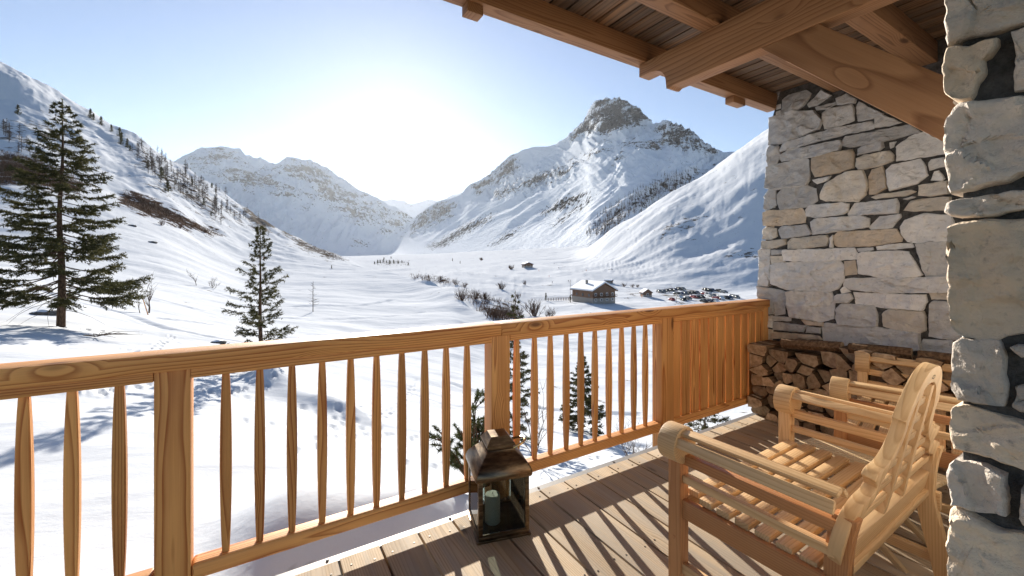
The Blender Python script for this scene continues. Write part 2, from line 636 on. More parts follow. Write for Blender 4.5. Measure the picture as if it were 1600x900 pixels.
xq = np.concatenate([np.linspace(-1500, -60, 60, endpoint=False), np.linspace(-60, 1240, 900, endpoint=False), np.linspace(1240, 2600, 60)])
per = [6, 14, 34, 36, 44, 46, 40, 36, 40, 46, 26, 40, 40]
gd, glat, gz = slab(T, xq, per, 13.0)
V = place(gd, glat, gz)
X, Y = V[..., 0], V[..., 1]
lam_amp = [(.9, .022), (2.6, .10), (6.5, .26), (16, .55), (38, 1.15), (85, 2.6)]
steep = np.clip((gz + 8) / 60, 0, 1) * np.clip((gd - 120) / 150, 0, 1)
for i, (lam, amp) in enumerate(lam_amp):
    w = np.clip(gd / lam / (1.6 if lam < 7 else 2.4) - .5, 0, 1) * np.clip(1.6 - gd / (lam * 260), 0, 1)
    gz = gz + vnoise(X / lam + 5 * i, Y / lam * 1.3 - 3 * i, 40 + i) * amp * w * (.55 + .75 * steep)
# gullies and rough ground on the left-hand flank, drifts on the right-hand slope
PXg = np.broadcast_to(xq[None, :], gd.shape)
PYg = HY - gz / gd * F_PX
left = np.clip((560 - PXg) / 120, 0, 1) * np.clip((gd - 130) / 120, 0, 1)
gz = gz + left * (ridged(X / 60 + Y / 200, Y / 160, 4, 3) - 1.3) * np.clip(gd / 220, 0, 2.2) * 2.2
right = np.clip((PXg - 900) / 80, 0, 1) * np.clip((gd - 270) / 80, 0, 1)
qd = (X * .35 + Y * .94)
gz = gz + right * (fbm(qd / 16, X / 60, 4, 9) * 1.5 + fbm(qd / 6, X / 30, 2, 19) * .35) * np.clip((730 - gd) / 120, .2, 1)
# river bed winding through the valley floor
vf = np.clip((gd - 150) / 80, 0, 1) * np.clip((700 - gd) / 200, 0, 1) * np.clip((PXg - 560) / 40, 0, 1) * np.clip((960 - PXg) / 60, 0, 1)
gz = gz + vf * (-np.abs(fbm(X / 55, Y / 55, 3, 77)) * 2.6 + .8)
# drift bank below the balcony: the near side turns away from the sun
bank = np.exp(-((PXg - 570) / 200.0) ** 4)
gz = gz + bank * (.50 + .12 * vnoise(X / 1.3, Y / 1.3, 5)) * np.exp(-((gd - 4.2 - (PXg - 560) * .0036 - .25 * vnoise(X / 1.7, Y / 3, 8)) / .7) ** 2)
gz = gz - bank * .25 * np.exp(-((gd - 2.7) / .8) ** 2)
gz = gz + .55 * np.exp(-(((PXg - 430) / 40.0) ** 2 + ((gd - 12.3) / 1.0) ** 2))
gz = gz + .4 * np.exp(-(((PXg - 520) / 60.0) ** 2 + ((gd - 11.0) / .6) ** 2))


def gxy(px, d):
    p = FW * d + RT * ((px - CX) / F_PX * d)
    return p[0], p[1]


def trail(pts, step, r, dep, seed):
    """Footprints along a line of ground points."""
    global gz
    rr = random.Random(seed)
    pts = [np.array(gxy(*p)) for p in pts]
    side = 1
    for a, b in zip(pts[:-1], pts[1:]):
        L = np.linalg.norm(b - a)
        t = (b - a) / L
        nrm = np.array([-t[1], t[0]])
        k = 0.0
        while k < L:
            c = a + t * (k + rr.uniform(-.06, .06)) + nrm * side * rr.uniform(.07, .13)
            side = -side
            k += step
            dd = float(c @ FW[:2])
            lat = float(c @ RT[:2])
            j0 = np.searchsorted(xq, CX + (lat - .6) / dd * F_PX)
            j1 = np.searchsorted(xq, CX + (lat + .6) / dd * F_PX)
            if j1 <= j0:
                continue
            sub = (slice(None), slice(max(j0, 0), j1))
            du = (X[sub] - c[0]) * t[0] + (Y[sub] - c[1]) * t[1]
            dv = (X[sub] - c[0]) * nrm[0] + (Y[sub] - c[1]) * nrm[1]
            q = (du / (r * 1.15)) ** 2 + (dv / (r * .75)) ** 2
            gz[sub] += -dep * 1.0 * np.exp(-q * 1.2) + dep * .2 * np.exp(-(np.sqrt(q) - 1.6) ** 2 * 4)


def groove(pts, wid, dep, lip=.35):
    """A long ski track or runnel pressed into the snow along ground points (direction, distance)."""
    global gz
    P = [np.array(gxy(*p)) for p in pts]
    dm = np.full(X.shape, 1e9)
    for a, b in zip(P[:-1], P[1:]):
        ab = b - a
        t = np.clip(((X - a[0]) * ab[0] + (Y - a[1]) * ab[1]) / (ab @ ab), 0, 1)
        dm = np.minimum(dm, np.hypot(X - a[0] - t * ab[0], Y - a[1] - t * ab[1]))
    gz = gz - dep * np.exp(-(dm / wid) ** 2) + dep * lip * np.exp(-((dm - wid * 1.8) / wid) ** 2)


groove([(686, 152), (706, 143), (725, 127), (745, 112), (760, 103), (775, 98), (805, 99)], 4.2, 2.9, .1)
groove([(560, 300), (620, 240), (680, 215), (740, 190), (790, 160)], 4.0, 1.6, .25)
groove([(-20, 38), (90, 31), (200, 28), (330, 24), (420, 24)], .30, .16)
groove([(150, 46), (300, 44), (420, 52), (560, 66), (660, 84)], .5, .24)
groove([(330, 75), (430, 70), (540, 82), (620, 110)], .7, .3)
groove([(250, 30), (340, 33), (470, 40), (600, 46), (700, 52)], .35, .17)
groove([(700, 30), (800, 26), (900, 27), (1000, 30)], .35, .2)
groove([(640, 20), (760, 19), (880, 18), (1010, 19)], .25, .14)
trail([(300, 7.0), (420, 8.0), (560, 9.0), (700, 11.0), (840, 15)], .42, .085, .09, 1)
trail([(200, 9.5), (400, 10), (560, 10.2), (680, 9.6)], .5, .09, .10, 2)
trail([(170, 8.0), (215, 11.0), (240, 15.0), (270, 22)], .55, .11, .12, 3)
trail([(560, 8.6), (585, 11), (610, 14), (640, 19), (650, 27)], .6, .11, .12, 4)
trail([(860, 9), (930, 12), (1010, 16)], .55, .11, .11, 6)
trail([(130, 7.8), (210, 9.0), (330, 9.6), (450, 12)], .5, .10, .11, 9)
trail([(470, 6.4), (520, 8.0), (530, 10), (560, 13)], .5, .10, .11, 10)
trail([(640, 7.2), (720, 8.4), (830, 9.4), (960, 10.5)], .5, .10, .11, 11)
trail([(100, 17), (220, 19), (330, 18), (450, 21)], .6, .15, .15, 12)
trail([(200, 14.5), (240, 13.2), (290, 12.6), (340, 12.2)], .35, .10, .10, 8)
V[..., 2] = gz
PYg = HY - gz / gd * F_PX
rock = np.zeros_like(gd)
brush = np.zeros_like(gd)
far = gd > 90
for poly, s, a in [
    ([(380, 318), (432, 343), (424, 364), (390, 350)], 12, .95),
    ([(432, 345), (482, 377), (528, 401), (512, 406), (470, 389), (436, 366)], 9, .72),
    ([(215, 225), (300, 280), (395, 335), (380, 350), (300, 320), (210, 250)], 25, .52),
    ([(0, 170), (90, 190), (140, 250), (60, 240), (0, 215)], 25, .48),
    ([(1025, 360), (1075, 335), (1110, 332), (1100, 348), (1030, 375)], 10, .42),
    ([(1085, 395), (1150, 385), (1185, 395), (1150, 410)], 14, .34),
]:
    rock = np.maximum(rock, poly_mask(PXg, PYg, poly, s) * a * far)
for poly, s, a in [
    ([(192, 296), (240, 312), (300, 345), (350, 366), (330, 370), (280, 354), (230, 338), (185, 318)], 9, .95),
    ([(-60, 225), (0, 238), (60, 252), (135, 288), (122, 305), (60, 292), (-60, 290)], 16, .85),
    ([(210, 225), (300, 285), (352, 333), (330, 348), (270, 305), (215, 265)], 22, .55),
    ([(500, 382), (545, 408), (520, 406), (470, 378)], 8, .55),
]:
    brush = np.maximum(brush, poly_mask(PXg, PYg, poly, s) * a * far)
for poly, s, a in [
    ([(715, 458), (745, 462), (800, 468), (812, 482), (770, 498), (745, 484)], 9, .42),
    ([(640, 428), (700, 434), (712, 444), (660, 437)], 6, .5),
    ([(592, 405), (625, 405), (632, 414), (596, 415)], 6, .5),
    ([(975, 456), (1000, 456), (1002, 468), (975, 468)], 6, .4),
]:
    brush = np.maximum(brush, poly_mask(PXg, PYg, poly, s) * a * (gd > 100))
rock = np.maximum(rock, poly_mask(PXg, PYg, [(1022, 452), (1100, 449), (1156, 460), (1150, 474), (1052, 478)], 6) * .50 * (gd > 120))
M['ground'] = snow_mat('snow', ((.10, .085, .07), (.22, .19, .16)), rock_scale=.035)
ground = np_mesh('snow_ground', V.reshape(-1, 3), grid_faces(*gd.shape), M['ground'],
                 dict(rock=rock.ravel(), brush=brush.ravel()))
ground['kind'] = 'structure'
_gv = V.reshape(-1, 3)
ground_bvh = BVHTree.FromPolygons([tuple(p) for p in _gv], [tuple(int(i) for i in q) for q in grid_faces(*gd.shape)])


def ground_at(x, y):
    h = ground_bvh.ray_cast(Vector((x, y, 900)), Vector((0, 0, -1)))[0]
    return h.z if h is not None else -3.0


def spot(px, d):
    """The point of the ground in direction px of the photo's width at distance d."""
    x, y = gxy(px, d)
    return Vector((x, y, ground_at(x, y)))


def hit(px, py, mind=0.0):
    r = Vector(ray(px, py)).normalized()
    h = ground_bvh.ray_cast(r * mind, r)[0]
    return h


# ---- mountains
def mountain(name, table, xq, per, relief, rocks, brushes, mat):
    d, lat, z = slab(table, xq, per, 3.0)
    PX = np.broadcast_to(xq[None, :], d.shape)
    PY = HY - z / d * F_PX
    z = z + relief(PX, PY, d, z)
    V = place(d, lat, z)
    PY = HY - z / d * F_PX
    rk, br = np.zeros_like(d), np.zeros_like(d)
    for poly, s, a in rocks:
        rk = np.maximum(rk, poly_mask(PX, PY, poly, s) * a)
    for poly, s, a in brushes:
        br = np.maximum(br, poly_mask(PX, PY, poly, s) * a)
    o = np_mesh(name, V.reshape(-1, 3), grid_faces(*d.shape), mat, dict(rock=rk.ravel(), brush=br.ravel()))
    o['kind'] = 'structure'
    return V, d.shape


def ridge_table(sil, base, dr, mids, behind):
    out = []
    for px, py in sil:
        d1 = dr(px)
        zr = (HY - py) / F_PX * d1
        b_d, b_z = base(px)
        ks = [(b_d, b_z)]
        for fd, fz in mids:
            ks.append((b_d + (d1 - b_d) * fd, b_z + (zr - b_z) * fz))
        ks += [(d1, zr), (d1 * 1.06, zr - (zr - b_z) * .12), (d1 + behind, b_z)]
        out.append((px, ks))
    return out


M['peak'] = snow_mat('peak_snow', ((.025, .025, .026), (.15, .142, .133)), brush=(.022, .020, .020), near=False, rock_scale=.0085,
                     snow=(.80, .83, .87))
sil = [(560, 412), (600, 400), (630, 372), (640, 351), (655, 333), (689, 313), (720, 304), (731, 289), (751, 280), (778, 258), (800, 240), (827, 229),
       (862, 226), (882, 214), (898, 200), (912, 186), (917, 179), (921, 168), (928, 160), (934, 154), (948, 152), (961, 154), (974, 151), (984, 159), (998, 165), (1008, 177), (1020, 184), (1026, 190), (1040, 189), (1053, 191), (1080, 202), (1102, 221), (1120, 232), (1147, 239), (1200, 262), (1300, 300), (1450, 330)]


PK_CLIFFS = [[(876, 222), (898, 198), (912, 182), (928, 154), (950, 146), (975, 146), (1004, 162), (1030, 188), (1002, 198), (960, 209), (930, 208)],
             [(1020, 190), (1053, 184), (1084, 198), (1124, 230), (1118, 244), (1060, 232), (1035, 218)],
             [(726, 292), (751, 276), (778, 254), (804, 242), (830, 268), (895, 258), (888, 278), (810, 302), (745, 310)],
             [(636, 354), (655, 329), (689, 309), (720, 318), (702, 342), (642, 370)]]


def relief_peak(PX, PY, d, z):
    q = .62 * PX + PY
    al = PX - .62 * PY
    e = np.clip((PY - 395) / -60.0, 0, 1)
    cm = np.zeros_like(PX)
    for p_ in PK_CLIFFS:
        cm = np.maximum(cm, poly_mask(PX, PY, p_, 14))
    g = (ridged(q / 30 + fbm(PX / 80, PY / 80, 2, 5) * .3, al / 260, 5, 21, .42) - 1.25) * 34
    cl = (ridged(PX / 20 + PY / 30, PY / 12, 5, 31) - 1.3) * 78 * cm
    cl = cl + (ridged(PX / 46 - PY / 40, PY / 46, 4, 61) - 1.3) * 20 * np.clip((330 - PY) / 80, 0, 1)
    big = fbm(q / 80, al / 240, 2, 55) * 34
    edge = np.clip((d / (d.max(axis=0)[None, :] - 760) - 1.0) * -25, 0, 1)
    jag = (ridged(PX / 7, PY / 40, 3, 71) - 1.2) * 9 * np.clip(cm * 2, 0, 1)
    return (g + cl + big) * e * (.25 + .75 * edge) + jag


def pk_base(px):
    return (float(np.interp(px, [560, 640, 700, 750, 850, 920, 1000, 1150, 1450], [4700, 3950, 3150, 2600, 1700, 1280, 1050, 900, 900])),
            float(np.interp(px, [560, 640, 750, 850, 920, 1450], [40, 50, 46, 30, 28, 10])))


def pk_ridge(px):
    return float(np.interp(px, [560, 640, 731, 800, 882, 960, 1050, 1150, 1450], [7000, 6200, 5000, 4200, 3350, 2800, 2250, 1950, 1900]))


tb = ridge_table(sil, pk_base, pk_ridge, [(.25, .16), (.50, .38), (.75, .66), (.92, .88)], 760)
pk_xq = np.linspace(560, 1450, 640)
PKV, PKS = mountain('rocky_peak', tb, pk_xq, [60, 80, 90, 80, 50, 6, 8], relief_peak, [
    ([(882, 218), (898, 200), (912, 184), (928, 156), (950, 148), (975, 148), (1002, 164), (1026, 188), (1002, 196), (976, 200), (960, 207), (945, 214), (930, 206), (910, 212)], 8, .74),
    ([(1022, 192), (1053, 186), (1082, 200), (1104, 220), (1122, 232), (1118, 242), (1090, 236), (1060, 230), (1035, 216)], 9, .66),
    ([(985, 214), (1040, 220), (1030, 234), (985, 232), (960, 262), (950, 268), (962, 240)], 9, .50),
    ([(729, 290), (751, 278), (778, 256), (802, 244), (814, 262), (800, 276), (770, 290), (745, 306)], 9, .66),
    ([(765, 302), (800, 284), (830, 274), (870, 260), (895, 260), (888, 276), (850, 288), (810, 300), (780, 310)], 9, .62),
    ([(638, 352), (655, 331), (689, 311), (717, 318), (702, 340), (670, 356), (642, 368)], 9, .60),
    ([(880, 250), (950, 222), (962, 232), (900, 268)], 8, .38),
    ([(1075, 245), (1140, 250), (1120, 300), (1070, 280)], 20, .26),
], [
    ([(664, 386), (700, 367), (735, 345), (777, 333), (762, 348), (722, 370), (690, 388), (672, 389)], 7, .74),
    ([(762, 384), (790, 364), (814, 354), (806, 368), (780, 384)], 7, .66),
    ([(842, 334), (880, 308), (927, 296), (915, 310), (885, 328), (846, 340)], 7, .72),
    ([(858, 350), (895, 325), (925, 306), (922, 318), (890, 340), (864, 356)], 7, .68),
    ([(918, 366), (950, 330), (1000, 298), (1040, 275), (1090, 268), (1080, 290), (1030, 310), (980, 335), (945, 368)], 12, .52),
], M['peak'])
pk_bvh = BVHTree.FromPolygons([tuple(p) for p in PKV.reshape(-1, 3)], [tuple(int(i) for i in q) for q in grid_faces(*PKS)])

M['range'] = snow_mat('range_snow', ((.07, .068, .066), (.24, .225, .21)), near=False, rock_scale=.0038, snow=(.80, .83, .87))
sil2 = [(150, 300), (230, 270), (284, 246), (297, 239), (314, 232), (340, 229), (366, 232), (379, 236), (384, 243), (406, 249), (432, 253), (441, 248),
        (467, 247), (487, 251), (507, 260), (524, 271), (544, 285), (567, 299), (593, 311), (611, 321), (634, 331), (646, 341), (690, 372), (740, 395)]


def relief_range(PX, PY, d, z):
    e = np.clip((PY - 398) / -50.0, 0, 1)
    g = (ridged(PX / 40 + PY / 90, PY / 60, 5, 121) - 1.3) * 150
    t = fbm(PX / 30, PY / 9, 4, 131) * 50 * np.clip((350 - PY) / 60, 0, 1)
    edge = np.clip((d / (d.max(axis=0)[None, :] - 1200) - 1.0) * -25, 0, 1)
    return (g + t) * e * (.2 + .8 * edge)


tb2 = ridge_table(sil2, lambda px: (float(np.interp(px, [150, 450, 620, 740], [2800, 4300, 6500, 7500])), 20), lambda px: float(np.interp(px, [150, 450, 646, 740], [5600, 6600, 8400, 9300])), [(.25, .08), (.55, .34), (.75, .62), (.92, .88)], 1200)
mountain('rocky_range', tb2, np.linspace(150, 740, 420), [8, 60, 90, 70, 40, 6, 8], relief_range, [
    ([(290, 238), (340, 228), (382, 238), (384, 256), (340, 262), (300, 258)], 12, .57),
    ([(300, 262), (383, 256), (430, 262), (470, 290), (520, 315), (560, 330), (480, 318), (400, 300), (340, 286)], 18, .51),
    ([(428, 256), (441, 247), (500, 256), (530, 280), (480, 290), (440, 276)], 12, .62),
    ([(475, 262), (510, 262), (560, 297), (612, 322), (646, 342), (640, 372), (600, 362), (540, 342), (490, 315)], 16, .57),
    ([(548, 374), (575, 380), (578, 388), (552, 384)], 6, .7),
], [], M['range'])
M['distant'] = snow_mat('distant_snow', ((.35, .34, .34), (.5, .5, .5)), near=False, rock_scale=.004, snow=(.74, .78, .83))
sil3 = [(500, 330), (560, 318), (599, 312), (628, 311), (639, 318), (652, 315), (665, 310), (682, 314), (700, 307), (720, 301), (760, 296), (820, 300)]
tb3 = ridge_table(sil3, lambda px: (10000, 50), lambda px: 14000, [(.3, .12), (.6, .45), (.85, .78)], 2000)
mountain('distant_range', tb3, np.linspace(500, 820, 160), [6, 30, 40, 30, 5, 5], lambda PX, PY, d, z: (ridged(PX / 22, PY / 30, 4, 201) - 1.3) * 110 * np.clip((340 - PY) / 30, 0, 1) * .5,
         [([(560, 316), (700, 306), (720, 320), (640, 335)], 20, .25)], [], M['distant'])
# ------------------------------------------------------------------ deck
M['screw'] = plain('screw_steel', (.08, .07, .06), .45, 1.0)
M['strip'] = plain('edge_metal', (.26, .255, .25), .55, .6)
deck = MB()
PITCH, GAP = .184, .010
x = -3.6 + ((.68 + 3.6) % PITCH)
while x < 4.05:
    x1 = min(x + PITCH - GAP, 4.06)
    if x1 - x > .03:
        y_end = 2.016 + rng.uniform(-.004, .004)
        deck.box((x, .30 if x > 1.2 else -1.6, FLOOR - .028), (x1, y_end, FLOOR + rng.uniform(-.0008, .0008)), bevel=.0035, axis=1, tone=rng.uniform(.8, 1.15))
        for yy in (1.945, 1.36, .78, .2):
            for fx in (.18, .82):
                sx, sy = x + (x1 - x) * fx + rng.uniform(-.008, .008), yy + rng.uniform(-.012, .012)
                if sx > 1.2 and sy < .32:
                    continue
                deck.tube([(sx, sy, FLOOR - .004), (sx, sy, FLOOR + .0012)], .0046, 8, mat=1)
    x += PITCH
dk = deck.build('wooden_deck', [M['deck'], M['screw']], smooth=30)
dk['kind'] = 'structure'
m = MB()
for jx in np.arange(-3.4, 4.0, .55):
    m.box((jx, -1.5, FLOOR - .20), (jx + .06, 1.99, FLOOR - .03), axis=1)
m.build('joist', M['beam'], dk)
m = MB()
m.box((-3.6, 2.021, FLOOR - .16), (4.06, 2.026, FLOOR - .012), axis=0)
m.box((-3.6, 2.0205, FLOOR - .012), (4.06, 2.066, FLOOR - .0085), axis=0)
for i in range(13):
    sx = -3.2 + .58 * i + rng.uniform(-.03, .03)
    m.tube([(sx, 2.05, FLOOR - .009), (sx, 2.05, FLOOR - .003)], .007, 8)
m.build('edge_strip', M['strip'], dk)

# ------------------------------------------------------------------ railing
RY = 2.07                                     # inner face of the posts
rail = thing('balcony_railing', 'larch wood balcony railing with tapered balusters and a boarded section by the stone wall', 'railing', (0, 2.11, FLOOR))
o_ = Vector((0, 2.11, FLOOR))


def rb(mb, lo, hi, **k):
    mb.box(Vector(lo) - o_, Vector(hi) - o_, **k)


segs = [(-3.6, -1.9), (-1.9, .35), (.35, 1.62), (1.62, 4.045)]
m = MB()
cuts = [-3.6, 1.18, 4.045]
for a, b in zip(cuts[:-1], cuts[1:]):
    rb(m, (a, 2.052, -.426), (b, 2.168, -.356), bevel=.008)
m.build('handrail', M['larch'], rail)
posts = [(-1.82, -1.707), (-.345, -.232), (1.122, 1.244), (2.563, 2.70), (3.965, 4.05)]
for a, b in posts:
    m = MB()
    rb(m, (a, RY, -1.75), (b, 2.158, -.4265), bevel=.004)
    m.build('post', M['larch'], rail)
for i, (a, b) in enumerate(zip([-3.6] + [p[1] for p in posts[:-1]], [p[0] for p in posts])):
    m = MB()
    rb(m, (a + .001, 2.066, -.463), (b - .001, 2.128, -.4265), bevel=.003)
    m.build('sub_rail', M['larch'], rail)
    m = MB()
    rb(m, (a + .001, 2.069, -1.272), (b - .001, 2.146, -1.207), bevel=.016, seg=4)
    m.build('bottom_rail', M['larch'], rail)


def baluster(x):
    m = MB()
    z0, z1 = -1.209, -.462
    n = 14
    vs_, fs, gs = [], [], []
    o = (rng.uniform(0, 40), rng.uniform(-.08, .08), rng.uniform(-.08, .08))
    for i in range(n + 1):
        t = i / n
        k = math.sin(math.pi * t) ** .75
        w, dp = .0125 + .0082 * k, .011 + .004 * k
        c = .003
        z = z0 + (z1 - z0) * t
        for (a, b) in ((-w, -dp + c), (-w + c, -dp), (w - c, -dp), (w, -dp + c), (w, dp - c), (w - c, dp), (-w + c, dp), (-w, dp - c)):
            p = Vector((x + a, 2.105 + b, z)) - o_
            vs_.append(p)
            gs.append((z + o[0], a + o[1], b + o[2]))
    for i in range(n):
        for k in range(8):
            fs.append((i * 8 + k, i * 8 + (k + 1) % 8, i * 8 + 8 + (k + 1) % 8, i * 8 + 8 + k))
    m.add(vs_, fs, 0, gs, rng.uniform(.74, 1.16))
    return m.build('baluster', M['larch'], rail, smooth=40)


for x in [-1.62 + .1235 * i for i in range(7)] + [-.694, -.576, -.449, -.119, .002, .125, .249, .374, .495, .621, .742, .862, .986,
          1.31, 1.439, 1.559, 1.686, 1.808, 1.931, 2.06, 2.182, 2.304, 2.424]:
    baluster(x)
x = 2.704
while x < 3.95:
    w = .100
    m = MB()
    rb(m, (x, 2.088, -1.206), (min(x + w, 3.962), 2.112, -.4635), bevel=.003, axis=2)
    m.build('rail_board', M['larch'], rail)
    x += w + .017

# ------------------------------------------------------------------ canopy roof
roof = thing('canopy_roof', 'brown timber balcony roof with a notched cross beam and dark plank ceiling', 'roof', (2.32, .3, 1.155))
q_ = Vector((2.32, .3, 1.155))


def cb(mb, lo, hi, **k):
    mb.box(Vector(lo) - q_, Vector(hi) - q_, **k)


XB0, XB1, ZB0, ZB1, ZC = 2.32, 2.425, 1.155, 1.40, 1.546
prof = [(-1.2, ZB1), (-1.2, ZB0), (1.742, ZB0), (1.80, ZB0 - .006 + .006), (1.838, ZB0 + .012)]
cxx, czz, rr = 1.955, ZB0 + .028, .112
prof = [(-1.2, ZB1), (-1.2, ZB0), (1.79, ZB0), (1.815, ZB0 - .012), (1.838, ZB0 - .004)]
for k in range(0, 11):
    a = math.pi - k / 10 * math.pi * .5
    prof.append((1.955 + .112 * math.cos(a), 1.195 + .112 * math.sin(a)))
prof += [(1.97, 1.313), (2.07, 1.313), (2.07, ZB1)]
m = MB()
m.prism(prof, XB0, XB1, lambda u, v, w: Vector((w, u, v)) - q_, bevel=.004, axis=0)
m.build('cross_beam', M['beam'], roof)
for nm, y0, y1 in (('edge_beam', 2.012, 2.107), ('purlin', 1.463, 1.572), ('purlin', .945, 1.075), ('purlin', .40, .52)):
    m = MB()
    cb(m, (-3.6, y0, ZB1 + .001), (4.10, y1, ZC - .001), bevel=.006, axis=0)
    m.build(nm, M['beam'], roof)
m = MB()
dy = Vector((0, -1, -.963)).normalized()
pa = [(1.214 + .02, 1.1535), (.94 - .01, 1.1535), (.94 - .67, 1.135 - .63), (.20, .43), (.20, .16)]
pa = [(1.228, ZB0 - .001), (.955, ZB0 - .001), (.22, .447), (.22, .183)]
m.prism(pa, XB0 + .004, XB1 - .004, lambda u, v, w: Vector((w, u, v)) - q_, bevel=.004, axis=0, gdir=(.722, .692))
m.build('knee_brace', M['beam'], roof)
for a, b in ((.955, 1.05), (3.42, 3.60), (-1.5, -1.4)):
    m = MB()
    cb(m, (a, 2.03, 1.345), (b, 2.104, 1.3995), bevel=.004, axis=1)
    m.build('end_block', M['beam'], roof)
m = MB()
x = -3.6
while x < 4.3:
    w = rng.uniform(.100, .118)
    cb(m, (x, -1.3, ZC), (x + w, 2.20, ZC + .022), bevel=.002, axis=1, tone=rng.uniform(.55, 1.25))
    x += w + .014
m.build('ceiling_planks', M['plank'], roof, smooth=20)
M['membrane'] = plain('roof_membrane', (.30, .33, .38), .5)
m = MB()
cb(m, (-3.6, -1.3, ZC + .03), (4.3, 2.22, ZC + .10), axis=0)
m.build('roof_deck', M['membrane'], roof)

# ------------------------------------------------------------------ masonry
n = NT('rubble_stone')
P = n.coords()
colr = n.attr('stone_col').outputs['Color']
b1 = n.noise(P, 9.0, 5.0, .65)
b2 = n.noise(P, 38.0, 5.0, .7)
b3 = n.noise(n.vmath('MULTIPLY', P, (1, 1, 3.2)), 16.0, 4.0, .6)
c = n.mix(n.ramp(b1, [(.38, 0), (.66, 1)]), colr, n.mix(1.0, colr, (1.26, 1.23, 1.18), 'MULTIPLY'))
c = n.mix(n.ramp(b3, [(.58, 0), (.76, .5)]), c, (.42, .31, .19))
c = n.mix(n.ramp(b2, [(.28, .5), (.42, 0)]), c, (.13, .12, .115))
h = n.math('ADD', n.math('MULTIPLY', b2, .5), n.math('MULTIPLY', n.noise(P, 110.0, 3.0, .6), .22))
h = n.math('ADD', h, n.math('MULTIPLY', n.voro(P, 14.0, 'F1'), .5))
M['stone'] = n.set(color=c, rough=.82, spec=.25, normal=n.bump(h, .8, .022))
n = NT('dark_mortar')
P = n.coords()
mm = n.noise(P, 25.0, 5.0, .7)
mc = n.ramp(mm, [(.35, (.055, .054, .054)), (.7, (.15, .147, .145))])
M['mortar'] = n.set(color=mc, rough=.95, spec=.1, normal=n.bump(n.noise(P, 130.0, 4.0, .7), .9, .012))

STONE_TONES = [(.44, .445, .455), (.53, .53, .53), (.64, .635, .63), (.56, .52, .46), (.52, .445, .36), (.47, .48, .495), (.67, .67, .665)]


